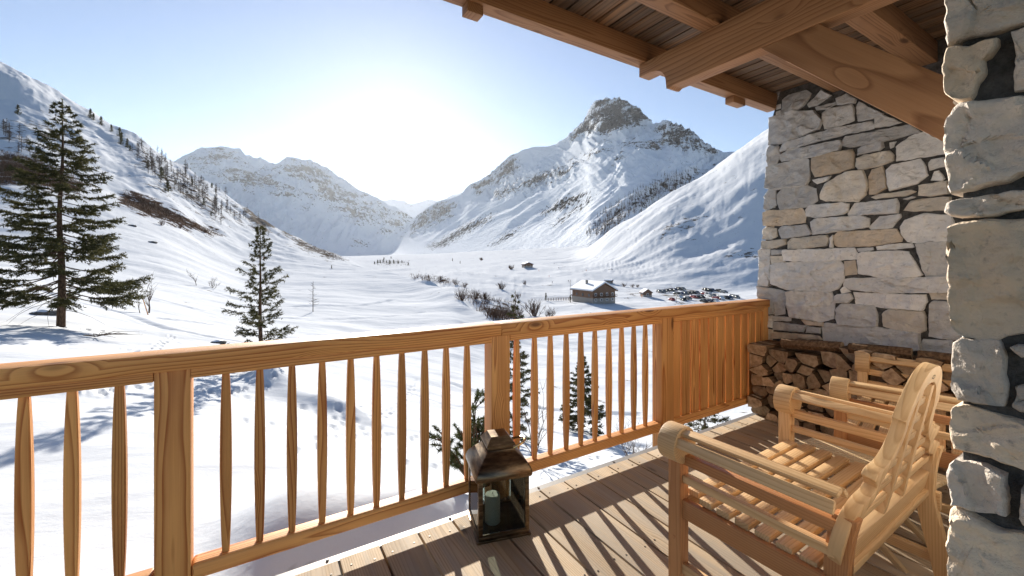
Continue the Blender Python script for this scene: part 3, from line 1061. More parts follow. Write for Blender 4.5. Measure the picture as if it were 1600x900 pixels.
def stone_set(name, polys, to3, parent, h=.035, back=.09, res=.018, rough=1.0, seed=1, tones=None, edge=.012, passes=1):
    """Split-faced stones: each polygon (u, v) becomes a solid with a broken face and rounded arrises."""
    rr = random.Random(seed)
    Vv, Ff, Cc = [], [], []
    for pi, poly in enumerate(polys):
        P = [Vector((p[0], p[1], 0)) for p in poly]
        cen = sum(P, Vector()) / len(P)
        # resample, with the corners knocked off
        ring = []
        for i in range(len(P)):
            a, b = P[i], P[(i + 1) % len(P)]
            k = max(1, int((b - a).length / res))
            for j in range(k):
                ring.append(a.lerp(b, j / k))
        nn = len(ring)
        for _ in range(passes):
            ring = [(ring[i - 1] + ring[i] * 2 + ring[(i + 1) % nn]) / 4 for i in range(nn)]
        off = Vector((rr.uniform(0, 90), rr.uniform(0, 90), rr.uniform(0, 90)))
        ring = [p + Vector((mnoise.noise(p * 28 + off), mnoise.noise(p * 28 - off), 0)) * .005 * rough + Vector((mnoise.noise(p * 80 + off), mnoise.noise(p * 80 - off), 0)) * .0022 * rough for p in ring]
        rad = min((p - cen).length for p in ring)
        hh = h * rr.uniform(.7, 1.25)
        tilt = Vector((rr.uniform(-.10, .10), rr.uniform(-.10, .10), 0))
        tone = (tones[pi] if tones and pi < len(tones) and tones[pi] is not None else rr.choice(STONE_TONES))
        kt = rr.uniform(.86, 1.10)
        tone = tuple(t * kt for t in tone)
        e = edge
        levels = [(0.0, -back), (0.0, hh * .45), (e * .3, hh * .84), (e, hh * .99)]
        maxr = max((p - cen).length for p in ring)
        steps = max(2, int((maxr - e) / (res * 1.25)))
        b0 = len(Vv)
        nl = 0
        rows = []
        for ins, z in levels:
            row = []
            for p in ring:
                d = cen - p
                L = d.length
                q = p + d * min(ins / max(L, 1e-6), .6)
                row.append((q, z))
            rows.append(row)
        for s in range(1, steps):
            f = s / steps
            row = []
            for (q, z) in rows[len(levels) - 1]:
                row.append((q.lerp(cen, f), hh))
            rows.append(row)
        for li, row in enumerate(rows):
            acc = []
            for q, z in row:
                zz = z
                if li >= 2:
                    w = 1.0 if li >= 3 else .6
                    c1 = mnoise.hetero_terrain(q * 9 + off, .8, 2.2, 4, .35)
                    cell = mnoise.voronoi(q * 11 + off)[0]
                    fold = abs(mnoise.noise(q * 7 + off * 2)) + .5 * abs(mnoise.noise(Vector((q.x * 10, q.y * 22, 0)) - off))
                    facet = mnoise.cell(Vector((q.x * 9 + 2 * mnoise.noise(q * 6 + off), q.y * 13 + 2 * mnoise.noise(q * 5 - off), pi)))
                    zz += w * rough * (.006 * (c1 - .8) + .012 * (cell[1] - cell[0] - .25) + .010 - .018 * fold + .007 * facet + .004 * mnoise.noise(q * 55 + off) + .002 * mnoise.noise(q * 130 + off))
                    zz += (q - cen).dot(tilt) * w
                    zz = max(zz, .005)
                    acc.append(zz)
                elif li == 1:
                    zz += .006 * rough * mnoise.noise(q * 30 + off)
                Vv.append(to3(q.x, q.y, zz))
        for li in range(len(rows) - 1):
            for i in range(nn):
                a = b0 + li * nn + i
                b = b0 + li * nn + (i + 1) % nn
                Ff.append((a, b, b + nn, a + nn))
        Vv.append(to3(cen.x, cen.y, sum(acc) / max(1, len(acc)) if acc else hh))
        lastc = len(Vv) - 1
        a0 = b0 + (len(rows) - 1) * nn
        for i in range(nn):
            Ff.append((a0 + i, a0 + (i + 1) % nn, lastc))
        Cc.extend([(*tone, 1.0)] * (len(Vv) - b0))
    me = bpy.data.meshes.new(name)
    me.from_pydata([tuple(v) for v in Vv], [], Ff)
    me.materials.append(M['stone'])
    a = me.color_attributes.new('stone_col', 'FLOAT_COLOR', 'POINT')
    a.data.foreach_set('color', np.array(Cc, dtype=np.float32).ravel())
    bm = bmesh.new()
    bm.from_mesh(me)
    bmesh.ops.recalc_face_normals(bm, faces=bm.faces[:])
    bm.to_mesh(me)
    bm.free()
    me.polygons.foreach_set('use_smooth', [True] * len(me.polygons))
    me.set_sharp_from_angle(angle=R(50))
    me.update()
    return link(bpy.data.objects.new(name, me), parent)


def course_polys(u0, u1, v0, v1, seed, hmin=.10, hmax=.24, lmin=.16, lmax=.5, gap=.016):
    """Random coursed rubble filling a rectangle."""
    rr = random.Random(seed)
    out = []
    v = v0
    while v < v1 - .04:
        h = min(rr.uniform(hmin, hmax), v1 - v)
        u = u0 - (rr.uniform(0, .1))
        while u < u1 - .03:
            l = rr.uniform(lmin, lmax)
            ua, ub = max(u, u0), min(u + l, u1)
            u += l
            if ub - ua < .06:
                continue
            parts = [(0, 1)]
            if h > .17 and rr.random() < .45:
                k = rr.uniform(.35, .65)
                parts = [(0, k), (k, 1)]
            for (a, b) in parts:
                j = lambda: rr.uniform(-.012, .012)
                out.append([(ua + gap / 2, v + a * h + gap / 2 + j()), (ub - gap / 2 + j(), v + a * h + gap / 2 + j()),
                            (ub - gap / 2 + j(), v + b * h - gap / 2 + j()), ((ua + ub) / 2, v + b * h - gap / 2 + j()), (ua + gap / 2 + j(), v + b * h - gap / 2)])
        v += h
    return out


# traced stones of the end wall (directions in the photo, put on the plane x = 4.07)
D = """130,75 150,60 205,45 220,55 205,85 180,105 130,125|210,90 255,45 285,60 240,92 215,97|237,98 298,82 300,90 275,103 240,108|300,70 335,55 365,72 360,85 305,90
90,135 165,112 230,112 255,140 245,165 130,210 88,215|256,118 275,105 350,90 357,105 357,140 300,160 265,165 258,140|365,100 375,82 450,118 430,130 370,142|423,135 450,122 510,145 470,158 425,162
125,232 140,210 300,163 410,145 418,155 415,168 330,185 128,238|320,210 335,192 480,165 535,155 565,178 420,215 345,225 322,220|125,250 150,235 310,205 318,215 310,235 240,255 130,270 123,262
370,232 385,222 450,210 455,225 440,235 372,250|472,212 492,208 485,225 473,230|495,225 535,195 580,180 650,215 650,245 550,260 497,268|82,235 92,222 120,225 122,255 110,278 85,283 80,270
225,262 245,250 350,235 357,250 355,290 310,305 235,318 226,300|368,262 390,252 470,238 484,250 482,268 440,285 375,297 366,285|80,290 200,263 212,270 215,330 205,345 100,360 78,352|225,330 285,318 275,332 240,343
252,375 265,345 330,308 385,303 402,345 395,375 370,397 270,395 253,390|405,320 415,300 450,290 460,330 462,355 430,372 408,375|464,300 480,285 570,265 585,290 592,315 560,340 475,362 465,340
594,275 605,265 650,258 655,285 600,298|605,330 615,305 630,302 650,325 640,333|415,385 440,375 540,363 555,368 530,380 430,390|565,350 580,345 655,335 658,375 600,382 566,378|515,392 545,382 557,384 530,395
72,385 85,363 108,365 110,410 80,428 70,420|115,380 130,358 200,347 235,360 238,395 220,412 125,424 117,405|205,425 215,412 320,402 340,408 338,430 320,440 240,450 208,445|342,435 365,405 490,392 500,405 497,435 345,443
520,425 540,398 580,390 665,385 665,425 560,430|70,435 90,428 190,422 202,440 200,465 150,472 72,475|222,465 235,455 380,444 405,455 402,480 300,495 228,503|408,480 440,448 505,440 508,450 480,482 415,487
508,480 520,460 580,440 665,445 675,470 660,525 560,530 530,525 512,505|66,490 80,480 110,485 112,510 95,520 66,518|120,490 130,478 205,475 222,500 210,507 130,517 122,505|65,525 140,520 142,535 110,547 63,550
148,530 160,517 270,507 278,520 270,540 190,550 150,550|282,515 292,505 292,545 283,545|297,510 310,497 490,488 507,515 505,527 420,540 310,543 298,535|368,548 418,545 420,555 370,560|432,543 470,535 540,533 548,545 490,552 435,553
56,560 65,552 90,555 92,640 85,665 54,665|94,553 140,552 142,567 98,570|93,572 135,573 137,592 95,597|138,555 355,548 367,570 365,583 250,590 140,588|97,605 110,597 310,590 322,605 322,650 305,675 270,685 150,678 100,660
328,592 362,588 367,630 330,634|370,570 385,563 500,557 530,562 575,630 560,637 470,642 375,628|557,540 600,530 665,528 668,635 590,637 575,610|327,650 345,645 500,642 672,640 672,688 450,690 350,680 330,668|315,680 328,668 347,687 320,692
52,670 130,685 140,690 135,755 105,758 102,710 52,705|148,690 165,685 285,692 293,720 292,770 250,780 155,765 146,730|293,705 305,695 345,693 355,710 340,722 300,722|362,690 585,698 588,720 575,745 470,740 370,725
600,690 670,692 668,713 605,710|303,740 320,727 420,733 430,755 432,795 390,800 310,790 300,770|450,760 470,745 580,752 588,770 585,810 560,820 490,808 455,795|602,730 615,718 690,725 700,835 660,838 600,825 598,790
262,800 270,788 420,800 560,822 565,870 500,880 265,850|565,860 580,840 670,845 690,897 620,900 570,885|100,765 158,768 155,780 100,780|100,783 205,795 195,815 100,808|205,797 250,803 250,820 205,817|190,777 258,785 258,797 205,793|100,815 245,828 255,840 100,835
52,708 100,712 100,757 52,757|52,762 98,765 98,800 52,797|52,803 98,810 98,850 52,842"""
XW = 4.07
traced = []
for chunk in D.replace('\n', '|').split('|'):
    pl = []
    for t in chunk.split():
        a, b = t.split(',')
        w = on_x(1160 + float(a) / 2.0455, 120 + float(b) / 2.0455, XW)
        pl.append((w[1], w[2]))
    traced.append(pl)
# widen each stone slightly so the joints match the photo's
traced = [[(cx_ + (u - cx_) * 1.05, cz_ + (v - cz_) * 1.095) for u, v in pl] for pl in traced
          for cx_, cz_ in [(sum(p[0] for p in pl) / len(pl), sum(p[1] for p in pl) / len(pl))]]
GR, LG, WH, TN, BR = STONE_TONES[0], STONE_TONES[1], STONE_TONES[2], STONE_TONES[3], STONE_TONES[4]
tl = [None] * len(traced)
for i, t in {0: GR, 1: GR, 2: GR, 3: GR, 4: GR, 5: LG, 6: GR, 8: GR, 9: GR, 10: GR, 14: GR, 15: BR, 16: TN, 17: LG, 19: TN, 20: BR, 21: WH, 25: TN, 27: GR, 28: GR, 29: WH, 30: LG, 31: TN,
             33: LG, 34: LG, 35: WH, 39: TN, 41: BR, 44: WH, 47: WH, 48: WH, 50: WH, 51: LG, 52: WH, 55: WH, 57: WH, 59: LG, 60: TN, 61: LG, 62: LG}.items():
    tl[i] = t
ew = thing('stone_wall', 'grey rubble stone wall with dark joints closing the far end of the balcony', 'wall', (XW + .15, 1.2, FLOOR))
wl = Vector(ew.location)
lowest = course_polys(.26, 2.17, FLOOR - .6, -.86, 5, .09, .17, .15, .45)
hidden = course_polys(.26, .80, -.86, ZC + .05, 6)
stone_set('stonework', traced + lowest + hidden, lambda u, v, w: Vector((XW - w, u, v)) - wl, ew, h=.02, res=.016, seed=3, tones=tl, edge=.006, passes=0)
# mortar core with the battered outer edge
m = MB()
core = [(.24, -2.0), (2.185, -2.0), (2.135, -.377), (2.045, 1.331), (1.95, ZC + .09), (.24, ZC + .09)]
m.prism(core, 0, .34, lambda u, v, w: Vector((XW + w, u, v)) - wl)
m.build('mortar', M['mortar'], ew)
# outer return of the end wall
rets = []
rr_ = random.Random(11)
zz = -2.0
while zz < 1.42:
    h_ = rr_.uniform(.1, .2)
    yo = 2.185 - (zz + 2) * .0415
    rets.append((zz, zz + h_, yo))
    zz += h_
polys = [[(.0, a + .006), (.33, a + .006), (.33, b - .006), (.0, b - .006)] for a, b, y in rets]
stone_set('return_stonework', polys, lambda u, v, w: Vector((XW + u, 2.185 - (v + 2) * .0525 + w - .006, v)) - wl, ew, h=.02, seed=8, back=.03)

# house wall beside the camera: its side x = 1.3 is traced, its front faces the view
XP = 1.30
Es = [(1440, 0, "130,-90 480,-150 620,-170 620,90 480,125 330,165 160,215 135,225 118,200 125,150 118,110|130,245 165,235 320,208 360,210 365,235 340,280 310,290 300,350 265,440 240,465 190,475 150,470 125,440 115,400 120,360 108,320|440,160 620,105 620,430 480,435 435,425|150,520 170,500 320,475 450,465 620,450 620,800 480,820 400,855 230,890 150,905 125,880 115,770 120,620 130,560"),
      (1440, 300, "130,60 150,45 240,35 330,15 400,5 620,-5 620,60 480,90 330,110 200,118 150,118 122,100|150,170 200,145 440,132 620,130 620,660 420,665 330,685 210,670 170,640 140,590 130,500 135,420 130,320 132,240|150,705 190,692 380,697 392,760 410,830 415,900 405,985 390,995 300,985 170,965 148,920 140,860 145,760|415,730 450,715 620,700 620,760 480,770|440,915 460,905 620,900 620,1030 470,1020 430,1005"),
      (1440, 600, "150,110 190,95 330,130 480,170 620,200 620,430 480,390 330,345 210,320 165,300 145,240 143,160|145,370 170,345 240,360 330,390 400,415 412,470 428,580 415,605 330,600 200,565 150,545 138,480 135,410|140,580 160,565 210,580 300,625 400,680 620,720 620,1000 150,1000 150,850 135,740 130,650|475,470 620,480 620,690 500,680 470,620")]
tp = []
for ox, oy, s in Es:
    for chunk in s.split('|'):
        pl = []
        for t in chunk.split():
            a, b = t.split(',')
            w = on_x(ox + float(a) / 3.0, oy + float(b) / 3.0, XP)
            pl.append((w[1], w[2]))
        tp.append(pl)
tpt = [tuple(a * b for a, b in zip(t, (1.08, .97, .86))) for t in (LG, TN, LG, LG, LG, TN, LG, GR, GR, TN, LG, TN, LG)]
hw = thing('stone_wall', 'close rough stone house wall with pale sunlit corner stones at the right', 'wall', (XP + .2, 0, FLOOR))
wl2 = Vector(hw.location)
extra = course_polys(.03, .285, FLOOR - .02, -.62, 21, .12, .2, .14, .3) + course_polys(-1.2, .115, FLOOR - .02, ZC + .05, 22, .12, .26, .2, .5)
tp = [[(cu + (u - cu) * 1.012, cz + (v - cz) * 1.03) for u, v in pl] for pl in tp for cu, cz in [(sum(p[0] for p in pl) / len(pl), sum(p[1] for p in pl) / len(pl))]]
tpt = tpt + [None] * len(extra)
stone_set('stonework', tp + extra, lambda u, v, w: Vector((XP - w, u, v)) - wl2, hw, h=.020, res=.008, rough=1.25, passes=0, seed=5, tones=tpt, back=.16, edge=.006)
m = MB()
m.prism([(-1.2, FLOOR - .4), (.262, FLOOR - .4), (.262, ZC + .02), (-1.2, ZC + .02)], 0, 2.76, lambda u, v, w: Vector((XP + w, u, v)) - wl2)
m.build('mortar', M['mortar'], hw)
fr = course_polys(XP + .17, 4.05, FLOOR, ZC, 31, .11, .24, .18, .5)
stone_set('front_stonework', fr, lambda u, v, w: Vector((u, .262 + w, v)) - wl2, hw, h=.03, seed=6, back=.03)
# ------------------------------------------------------------------ Lutyens armchairs


def smooth_curve(P, n, closed=False):
    """Catmull-Rom through 2-D points, n samples per span."""
    out = []
    N = len(P)
    for i in range(N - 1):
        p0, p1, p2, p3 = P[max(i - 1, 0)], P[i], P[i + 1], P[min(i + 2, N - 1)]
        for k in range(n):
            t = k / n
            out.append(tuple(.5 * (2 * p1[j] + (-p0[j] + p2[j]) * t + (2 * p0[j] - 5 * p1[j] + 4 * p2[j] - p3[j]) * t * t
                                   + (-p0[j] + 3 * p1[j] - 3 * p2[j] + p3[j]) * t ** 3) for j in range(2)))
    out.append(tuple(P[-1]))
    return out


def resample(P, n):
    L = [0.0]
    for a, b in zip(P[:-1], P[1:]):
        L.append(L[-1] + math.hypot(b[0] - a[0], b[1] - a[1]))
    return [(float(np.interp(L[-1] * i / (n - 1), L, [p[0] for p in P])), float(np.interp(L[-1] * i / (n - 1), L, [p[1] for p in P]))) for i in range(n)]


CW = .455        # half distance between the arm posts


def make_chair(label):
    t = thing('garden_chair', label, 'chair', (0, 0, FLOOR), 0, None)
    tk, tk_shaded = M['teak'], M['teak_red_shaded']  # second teak carries the left side's shade in its colour
    # local frame: x across, front at y = 0, back towards -y, z up
    for s in (-1, 1):
        m = MB()
        m.box((s * CW - .0275, -.055, .002), (s * CW + .0275, 0, .60), bevel=.004, mat=0)
        lg = m.build('leg', tk_shaded if s < 0 else tk, t)
        # scroll head of the front leg
        m = MB()
        pts = []
        for k in range(28):
            a = 2 * math.pi * k / 28
            pts.append((.072 * math.cos(a), .072 * math.sin(a)))
        cx_ = s * (CW + .012)
        m.prism(pts, -.068, .012, lambda u, v, w: Vector((cx_ + u, w, .626 + v)), bevel=.007, axis=2)
        m.build('scroll', tk, lg, smooth=40)
        m = MB()
        m.tube([(s * (CW + .0276), -.028, .25), (s * (CW + .0295), -.028, .25)], .007, 10)
        m.build('dowel', tk_shaded, lg)
        # curved rear leg
        m = MB()
        prof = smooth_curve([(-.63, .0), (-.605, .14), (-.575, .28), (-.555, .40), (-.562, .52), (-.578, .60)], 5)
        front = [(y + .03, z) for y, z in prof]
        back = [(y - .032, z) for y, z in prof]
        pl = [(a[0], a[1] + .002) for a in front] + [(a[0], a[1] + .002) for a in back[::-1]]
        cx2 = s * (CW - .02)
        m.prism(pl, -.022, .022, lambda u, v, w: Vector((cx2 + w, u, v)), bevel=.004, axis=1)
        m.build('leg', tk_shaded if s < 0 else tk, t)
        # arm: three slats wrapped over the scroll and two flat rails beneath
        def bar(z0, z1, x0, x1, mt, ang=0.0, nm='arm_slat'):
            m_ = MB()
            c_ = Vector((cx_, -.06, .626))
            y1 = -.575
            if nm == 'arm_slat':
                Mx = Matrix.Translation(c_) @ Matrix.Rotation(-ang, 4, 'Y')
                m_.box((-.0195, y1 + .06, .044), (.0195, .0, .061), bevel=.006, axis=1, M=Mx)
            else:
                m_.box((x0, y1 + .015, z0), (x1, -.055, z1), bevel=.006, axis=1)
            m_.build(nm, mt, t)
        for a in (-66, -10, 46):
            bar(0, 0, 0, 0, tk, R(a) * s)
        bar(.548, .588, s * CW - .016, s * CW + .016, tk_shaded if s < 0 else tk, nm='arm_rail')
        bar(.474, .506, s * CW - .014, s * CW + .014, tk, nm='arm_rail')
        m = MB()
        m.box((s * CW - .015, -.60, .335), (s * CW + .015, -.05, .408), bevel=.004, axis=1)
        m.build('seat_rail', tk_shaded if s < 0 else tk, t)
        m = MB()
        m.box((s * CW - .014, -.60, .115), (s * CW + .014, -.05, .155), bevel=.004, axis=1)
        m.build('stretcher', tk, t)
    m = MB()
    m.box((-CW, -.05, .335), (CW, -.018, .408), bevel=.004, axis=0)
    m.build('front_rail', tk, t)
    m = MB()
    m.box((-CW + .015, -.345, .118), (CW - .015, -.305, .152), bevel=.004, axis=0)
    m.build('stretcher', tk, t)
    y = -.045
    for k in range(8):
        m = MB()
        wid = .050
        dz = .018 * (1 - math.cos(k / 7 * math.pi)) * -.4
        m.box((-CW + .006 - (.0 if k else -.03), y - wid, .412 + dz), (CW - .006 - (0 if k else .03), y, .436 + dz), bevel=.005, axis=0)
        m.build('seat_slat', tk, t)
        y -= .0685
    # back: tilted panel with a humped, scrolled outline
    tilt = math.atan(.2)
    Mb = Matrix.Translation(Vector((0, -.560, .50))) @ Matrix.Rotation(tilt, 4, 'X') @ Matrix.Translation(Vector((0, 0, -.50)))

    def to3(u, v, w):
        return Mb @ Vector((u, w, v))
    outer = (smooth_curve([(0, 1.015), (.06, 1.006), (.115, .972), (.158, .915), (.187, .855)], 6)
             + smooth_curve([(.172, .846), (.178, .80), (.205, .757), (.262, .727), (.330, .722), (.348, .702)], 5)
             + smooth_curve([(.322, .684), (.300, .664), (.325, .648), (.392, .640), (.447, .612), (.474, .565), (.478, .505), (.455, .455)], 5))
    inner = smooth_curve([(0, .955), (.05, .948), (.10, .912), (.132, .86), (.140, .80), (.165, .745), (.215, .70), (.258, .672), (.272, .635),
                          (.31, .608), (.365, .590), (.405, .550), (.412, .455)], 6)
    n_ = 72
    O_, I_ = resample(outer, n_), resample(inner, n_)
    m = MB()
    th = .018
    half = [(p, q) for p, q in zip(O_, I_)]
    full = [((-p[0], p[1]), (-q[0], q[1])) for p, q in half[:0:-1]] + half
    bm = bmesh.new()
    rows = []
    for p, q in full:
        rows.append([bm.verts.new((p[0], p[1], -th)), bm.verts.new((p[0], p[1], th)), bm.verts.new((q[0], q[1], th * .95)), bm.verts.new((q[0], q[1], -th * .95))])
    for a, b in zip(rows[:-1], rows[1:]):
        for k in range(4):
            bm.faces.new((a[k], a[(k + 1) % 4], b[(k + 1) % 4], b[k]))
    bm.faces.new(rows[0][::-1])
    bm.faces.new(rows[-1])
    bmesh.ops.recalc_face_normals(bm, faces=bm.faces[:])
    ed = [e for e in bm.edges if len(e.link_faces) == 2 and e.calc_face_angle(0) > R(55) and abs(e.verts[0].co.z - e.verts[1].co.z) < 1e-4]
    bmesh.ops.bevel(bm, geom=ed, offset=.004, segments=2, affect='EDGES', profile=.6)
    bm.verts.index_update()
    gs = [(v.co.y + 3.3, v.co.x * .16, v.co.z) for v in bm.verts]
    m.add([to3(*v.co) for v in bm.verts], [[v.index for v in f.verts] for f in bm.faces], 0, gs)
    bm.free()
    bk = m.build('backrest', tk, t, smooth=40)

    def inner_w(h):
        hs = [q[1] for q in I_][::-1]
        us = [q[0] for q in I_][::-1]
        return float(np.interp(h, hs, us))
    for h in (.558, .622, .686, .750, .815, .880):
        w = min(inner_w(h - .014), inner_w(h + .014)) + .012
        m = MB()
        m.prism([(-w, h - .0135), (w, h - .0135), (w, h + .0135), (-w, h + .0135)], -.0065, .0065, to3, bevel=.003, axis=0)
        m.build('back_slat', tk, bk)
    for s in (-1, 1):
        m = MB()
        pts = smooth_curve([(s * .105, .46), (s * .082, .60), (s * .072, .75), (s * .060, .935)], 5)
        pl = [(u - .015, v) for u, v in pts] + [(u + .015, v) for u, v in pts[::-1]]
        m.prism(pl, -.014, .014, to3, bevel=.003, axis=1)
        m.build('back_slat', tk, bk)
    m = MB()
    m.prism([(-.44, .418), (.44, .418), (.44, .498), (-.44, .498)], -.016, .016, to3, bevel=.004, axis=0)
    m.build('back_rail', tk, bk)
    # small burnt oval mark at the crest, seen from behind
    m = MB()
    for k in range(16):
        a0, a1 = 2 * math.pi * k / 16, 2 * math.pi * (k + 1) / 16
        q0, q1 = (.017 * math.cos(a0), .978 + .0075 * math.sin(a0)), (.017 * math.cos(a1), .978 + .0075 * math.sin(a1))
        i0, i1 = (.013 * math.cos(a0), .978 + .005 * math.sin(a0)), (.013 * math.cos(a1), .978 + .005 * math.sin(a1))
        m.add([to3(q0[0], q0[1], -th - .0006), to3(q1[0], q1[1], -th - .0006), to3(i1[0], i1[1], -th - .0006), to3(i0[0], i0[1], -th - .0006)], [(0, 1, 2, 3)])
    m.build('maker_mark', plain('burnt_mark', (.06, .045, .03), .8), bk, smooth=0)
    return t


chair = make_chair('near teak garden armchair with a humped lattice back, its back to the camera')
chair.location = (1.895, 1.125, FLOOR)
chair.rotation_euler = (0, 0, R(1.8))
chair['group'] = 'teak garden armchairs on the balcony'
c2 = copy_tree(chair)
c2.location = (3.232, 1.166, FLOOR)
c2.rotation_euler = (0, 0, R(12.6))
c2['label'] = 'far teak garden armchair beside the firewood, partly hidden behind the stone corner'

# ------------------------------------------------------------------ low slatted table between the chairs
tb = thing('side_table', 'low slatted wooden folding table standing between the two armchairs', 'table', (2.575, .86, FLOOR), R(-8))
m = MB()
for k in range(13):
    x0 = -.165 + k * .0255
    m.box((x0, -.265, .345), (x0 + .0215, .265, .362), bevel=.002, axis=1)
m.build('tabletop', M['table'], tb)
for s in (-1, 1):
    m = MB()
    m.box((-.16, s * .20 - .012, .326), (.16, s * .20 + .012, .3445), bevel=.002, axis=0)
    m.build('batten', M['table'], tb)
for s in (-1, 1):
    for q in (-1, 1):
        m = MB()
        a = Vector((s * .145, q * .235, .002))
        b = Vector((s * .135, -q * .205, .330))
        dv = b - a
        Mx = Matrix.Translation(a) @ dv.to_track_quat('Z', 'X').to_matrix().to_4x4()
        dxx = .013 if q > 0 else -.013
        m.box((dxx - .012, -.012, 0), (dxx + .012, .012, dv.length), bevel=.003, axis=2, M=Mx)
        m.build('leg', M['table'], tb)

# ------------------------------------------------------------------ lantern
n = NT('aged_copper')
P = n.coords()
nz = n.noise(n.vmath('MULTIPLY', P, (1, 1, 5)), 14.0, 4.0, .6)
cc = n.ramp(nz, [(.35, (.09, .065, .045)), (.55, (.19, .135, .085)), (.72, (.33, .235, .14))])
M['copper'] = n.set(color=cc, metal=1.0, rough=n.math('ADD', .24, n.math('MULTIPLY', nz, .22)))
M['brass'] = plain('old_brass', (.55, .36, .16), .28, 1.0)
n = NT('lantern_glass')
tr_ = n.t.nodes.new('ShaderNodeBsdfTransparent')
tr_.inputs[0].default_value = (.66, .70, .68, 1)
gl_ = n.t.nodes.new('ShaderNodeBsdfGlossy')
gl_.inputs['Roughness'].default_value = .02
fr_ = n.t.nodes.new('ShaderNodeFresnel')
fr_.inputs['IOR'].default_value = 1.45
mx_ = n.t.nodes.new('ShaderNodeMixShader')
n.L(fr_.outputs[0], mx_.inputs[0])
n.L(tr_.outputs[0], mx_.inputs[1])
n.L(gl_.outputs[0], mx_.inputs[2])
n.L(mx_.outputs[0], n.out.inputs['Surface'])
M['glass'] = n.mat
M['wax'] = plain('candle_wax', (.76, .70, .58), .45)
M['wick'] = plain('candle_wick', (.02, .02, .02), .9)
LA = R(-14.6)
lc = Vector((.891, 1.771, FLOOR)) + Vector((math.cos(LA), math.sin(LA), 0)) * .128 + Vector((-math.sin(LA), math.cos(LA), 0)) * .135
lan = thing('lantern', 'square copper lantern with glass sides and ring handle on the deck by the railing', 'lantern', lc, LA)
hw_ = .128
m = MB()
m.box((-hw_ - .008, -hw_ - .008, .0), (hw_ + .008, hw_ + .008, .012), bevel=.003)
m.box((-hw_, -hw_, .012), (hw_, hw_, .026), bevel=.003)
for sx in (-1, 1):
    for sy in (-1, 1):
        m.tube([(sx * (hw_ - .002), sy * (hw_ - .002), -.0001), (sx * (hw_ - .002), sy * (hw_ - .002), .001)], .012, 8)
m.build('base', M['copper'], lan)
m = MB()
for sx in (-1, 1):
    for sy in (-1, 1):
        m.box((min(sx * hw_, sx * (hw_ - .022)), min(sy * hw_, sy * (hw_ - .022)), .026), (max(sx * hw_, sx * (hw_ - .022)), max(sy * hw_, sy * (hw_ - .022)), .292), bevel=.002)
m.box((-hw_, -hw_, .285), (hw_, hw_, .300), bevel=.002)
for k in range(2):
    for s in (-1, 1):
        lo, hi = ((-hw_ + .022, s * (hw_ - .005) - .004, .026), (hw_ - .022, s * (hw_ - .005) + .004, .036))
        if k:
            lo, hi = (lo[1], lo[0], lo[2]), (hi[1], hi[0], hi[2])
        m.box(lo, hi)
m.build('frame', M['copper'], lan)
for k in range(4):
    m = MB()
    Mr = Matrix.Rotation(math.pi / 2 * k, 4, 'Z')
    m.box((-hw_ + .0225, -hw_ + .004, .037), (hw_ - .0225, -hw_ + .0065, .284), M=Mr)
    m.build('glass_pane', M['glass'], lan)
# swept roof: square sections, concave towards the collar
m = MB()
secs = [(.141, .294), (.143, .300), (.142, .316), (.136, .333), (.126, .349), (.112, .364), (.095, .380), (.080, .393), (.073, .402), (.070, .408)]
rows = []
for hwid, z in secs:
    c_ = hwid * .06
    rows.append([(hwid - c_, -hwid, z), (hwid, -hwid + c_, z), (hwid, hwid - c_, z), (hwid - c_, hwid, z), (-hwid + c_, hwid, z), (-hwid, hwid - c_, z), (-hwid, -hwid + c_, z), (-hwid + c_, -hwid, z)])
vv = [p for r_ in rows for p in r_]
ff = [(i * 8 + k, i * 8 + (k + 1) % 8, i * 8 + 8 + (k + 1) % 8, i * 8 + 8 + k) for i in range(len(rows) - 1) for k in range(8)] + [tuple(range(8))[::-1]]
m.add(vv, ff)
lr = m.build('lid', M['copper'], lan, smooth=50)
m = MB()
m.box((-.066, -.066, .406), (.066, .066, .424), bevel=.003)
vv = []
for hwid, z in ((.074, .424), (.074, .431), (.047, .464), (.045, .467)):
    vv += [(hwid, -hwid, z), (hwid, hwid, z), (-hwid, hwid, z), (-hwid, -hwid, z)]
m.add(vv, [(i * 4 + k, i * 4 + (k + 1) % 4, i * 4 + 4 + (k + 1) % 4, i * 4 + 4 + k) for i in range(3) for k in range(4)] + [(12, 13, 14, 15), (3, 2, 1, 0)])
m.build('cap', M['copper'], lr, smooth=20)
m = MB()
pts = []
for k in range(33):
    a = 2 * math.pi * k / 32
    pts.append((.082 + .062 * math.cos(a), .0 + .062 * math.sin(a), .404 + .022 * math.cos(a + .4)))
m.tube(pts, .0062, 8, cap=False)
m.build('handle', M['brass'], lr)
cd = MB()
cz = .027
pts, rad = [], []
for z, r_ in ((0, .037), (.002, .039), (.03, .039), (.10, .0385), (.130, .039), (.139, .037), (.141, .033), (.136, .026), (.130, .010)):
    pts.append((0, 0, z))
    rad.append(r_)
cd.tube(pts, rad, 20)
can = cd.build('candle', M['wax'], smooth=50, loc=lc + Vector((-.035, -.01, cz)))
tag(can, 'pale pillar candle standing inside the copper lantern', 'candle')
m = MB()
m.tube([(0, 0, .129), (.001, 0, .143), (.003, .001, .150)], .0016, 6)
m.build('wick', M['wick'], can)

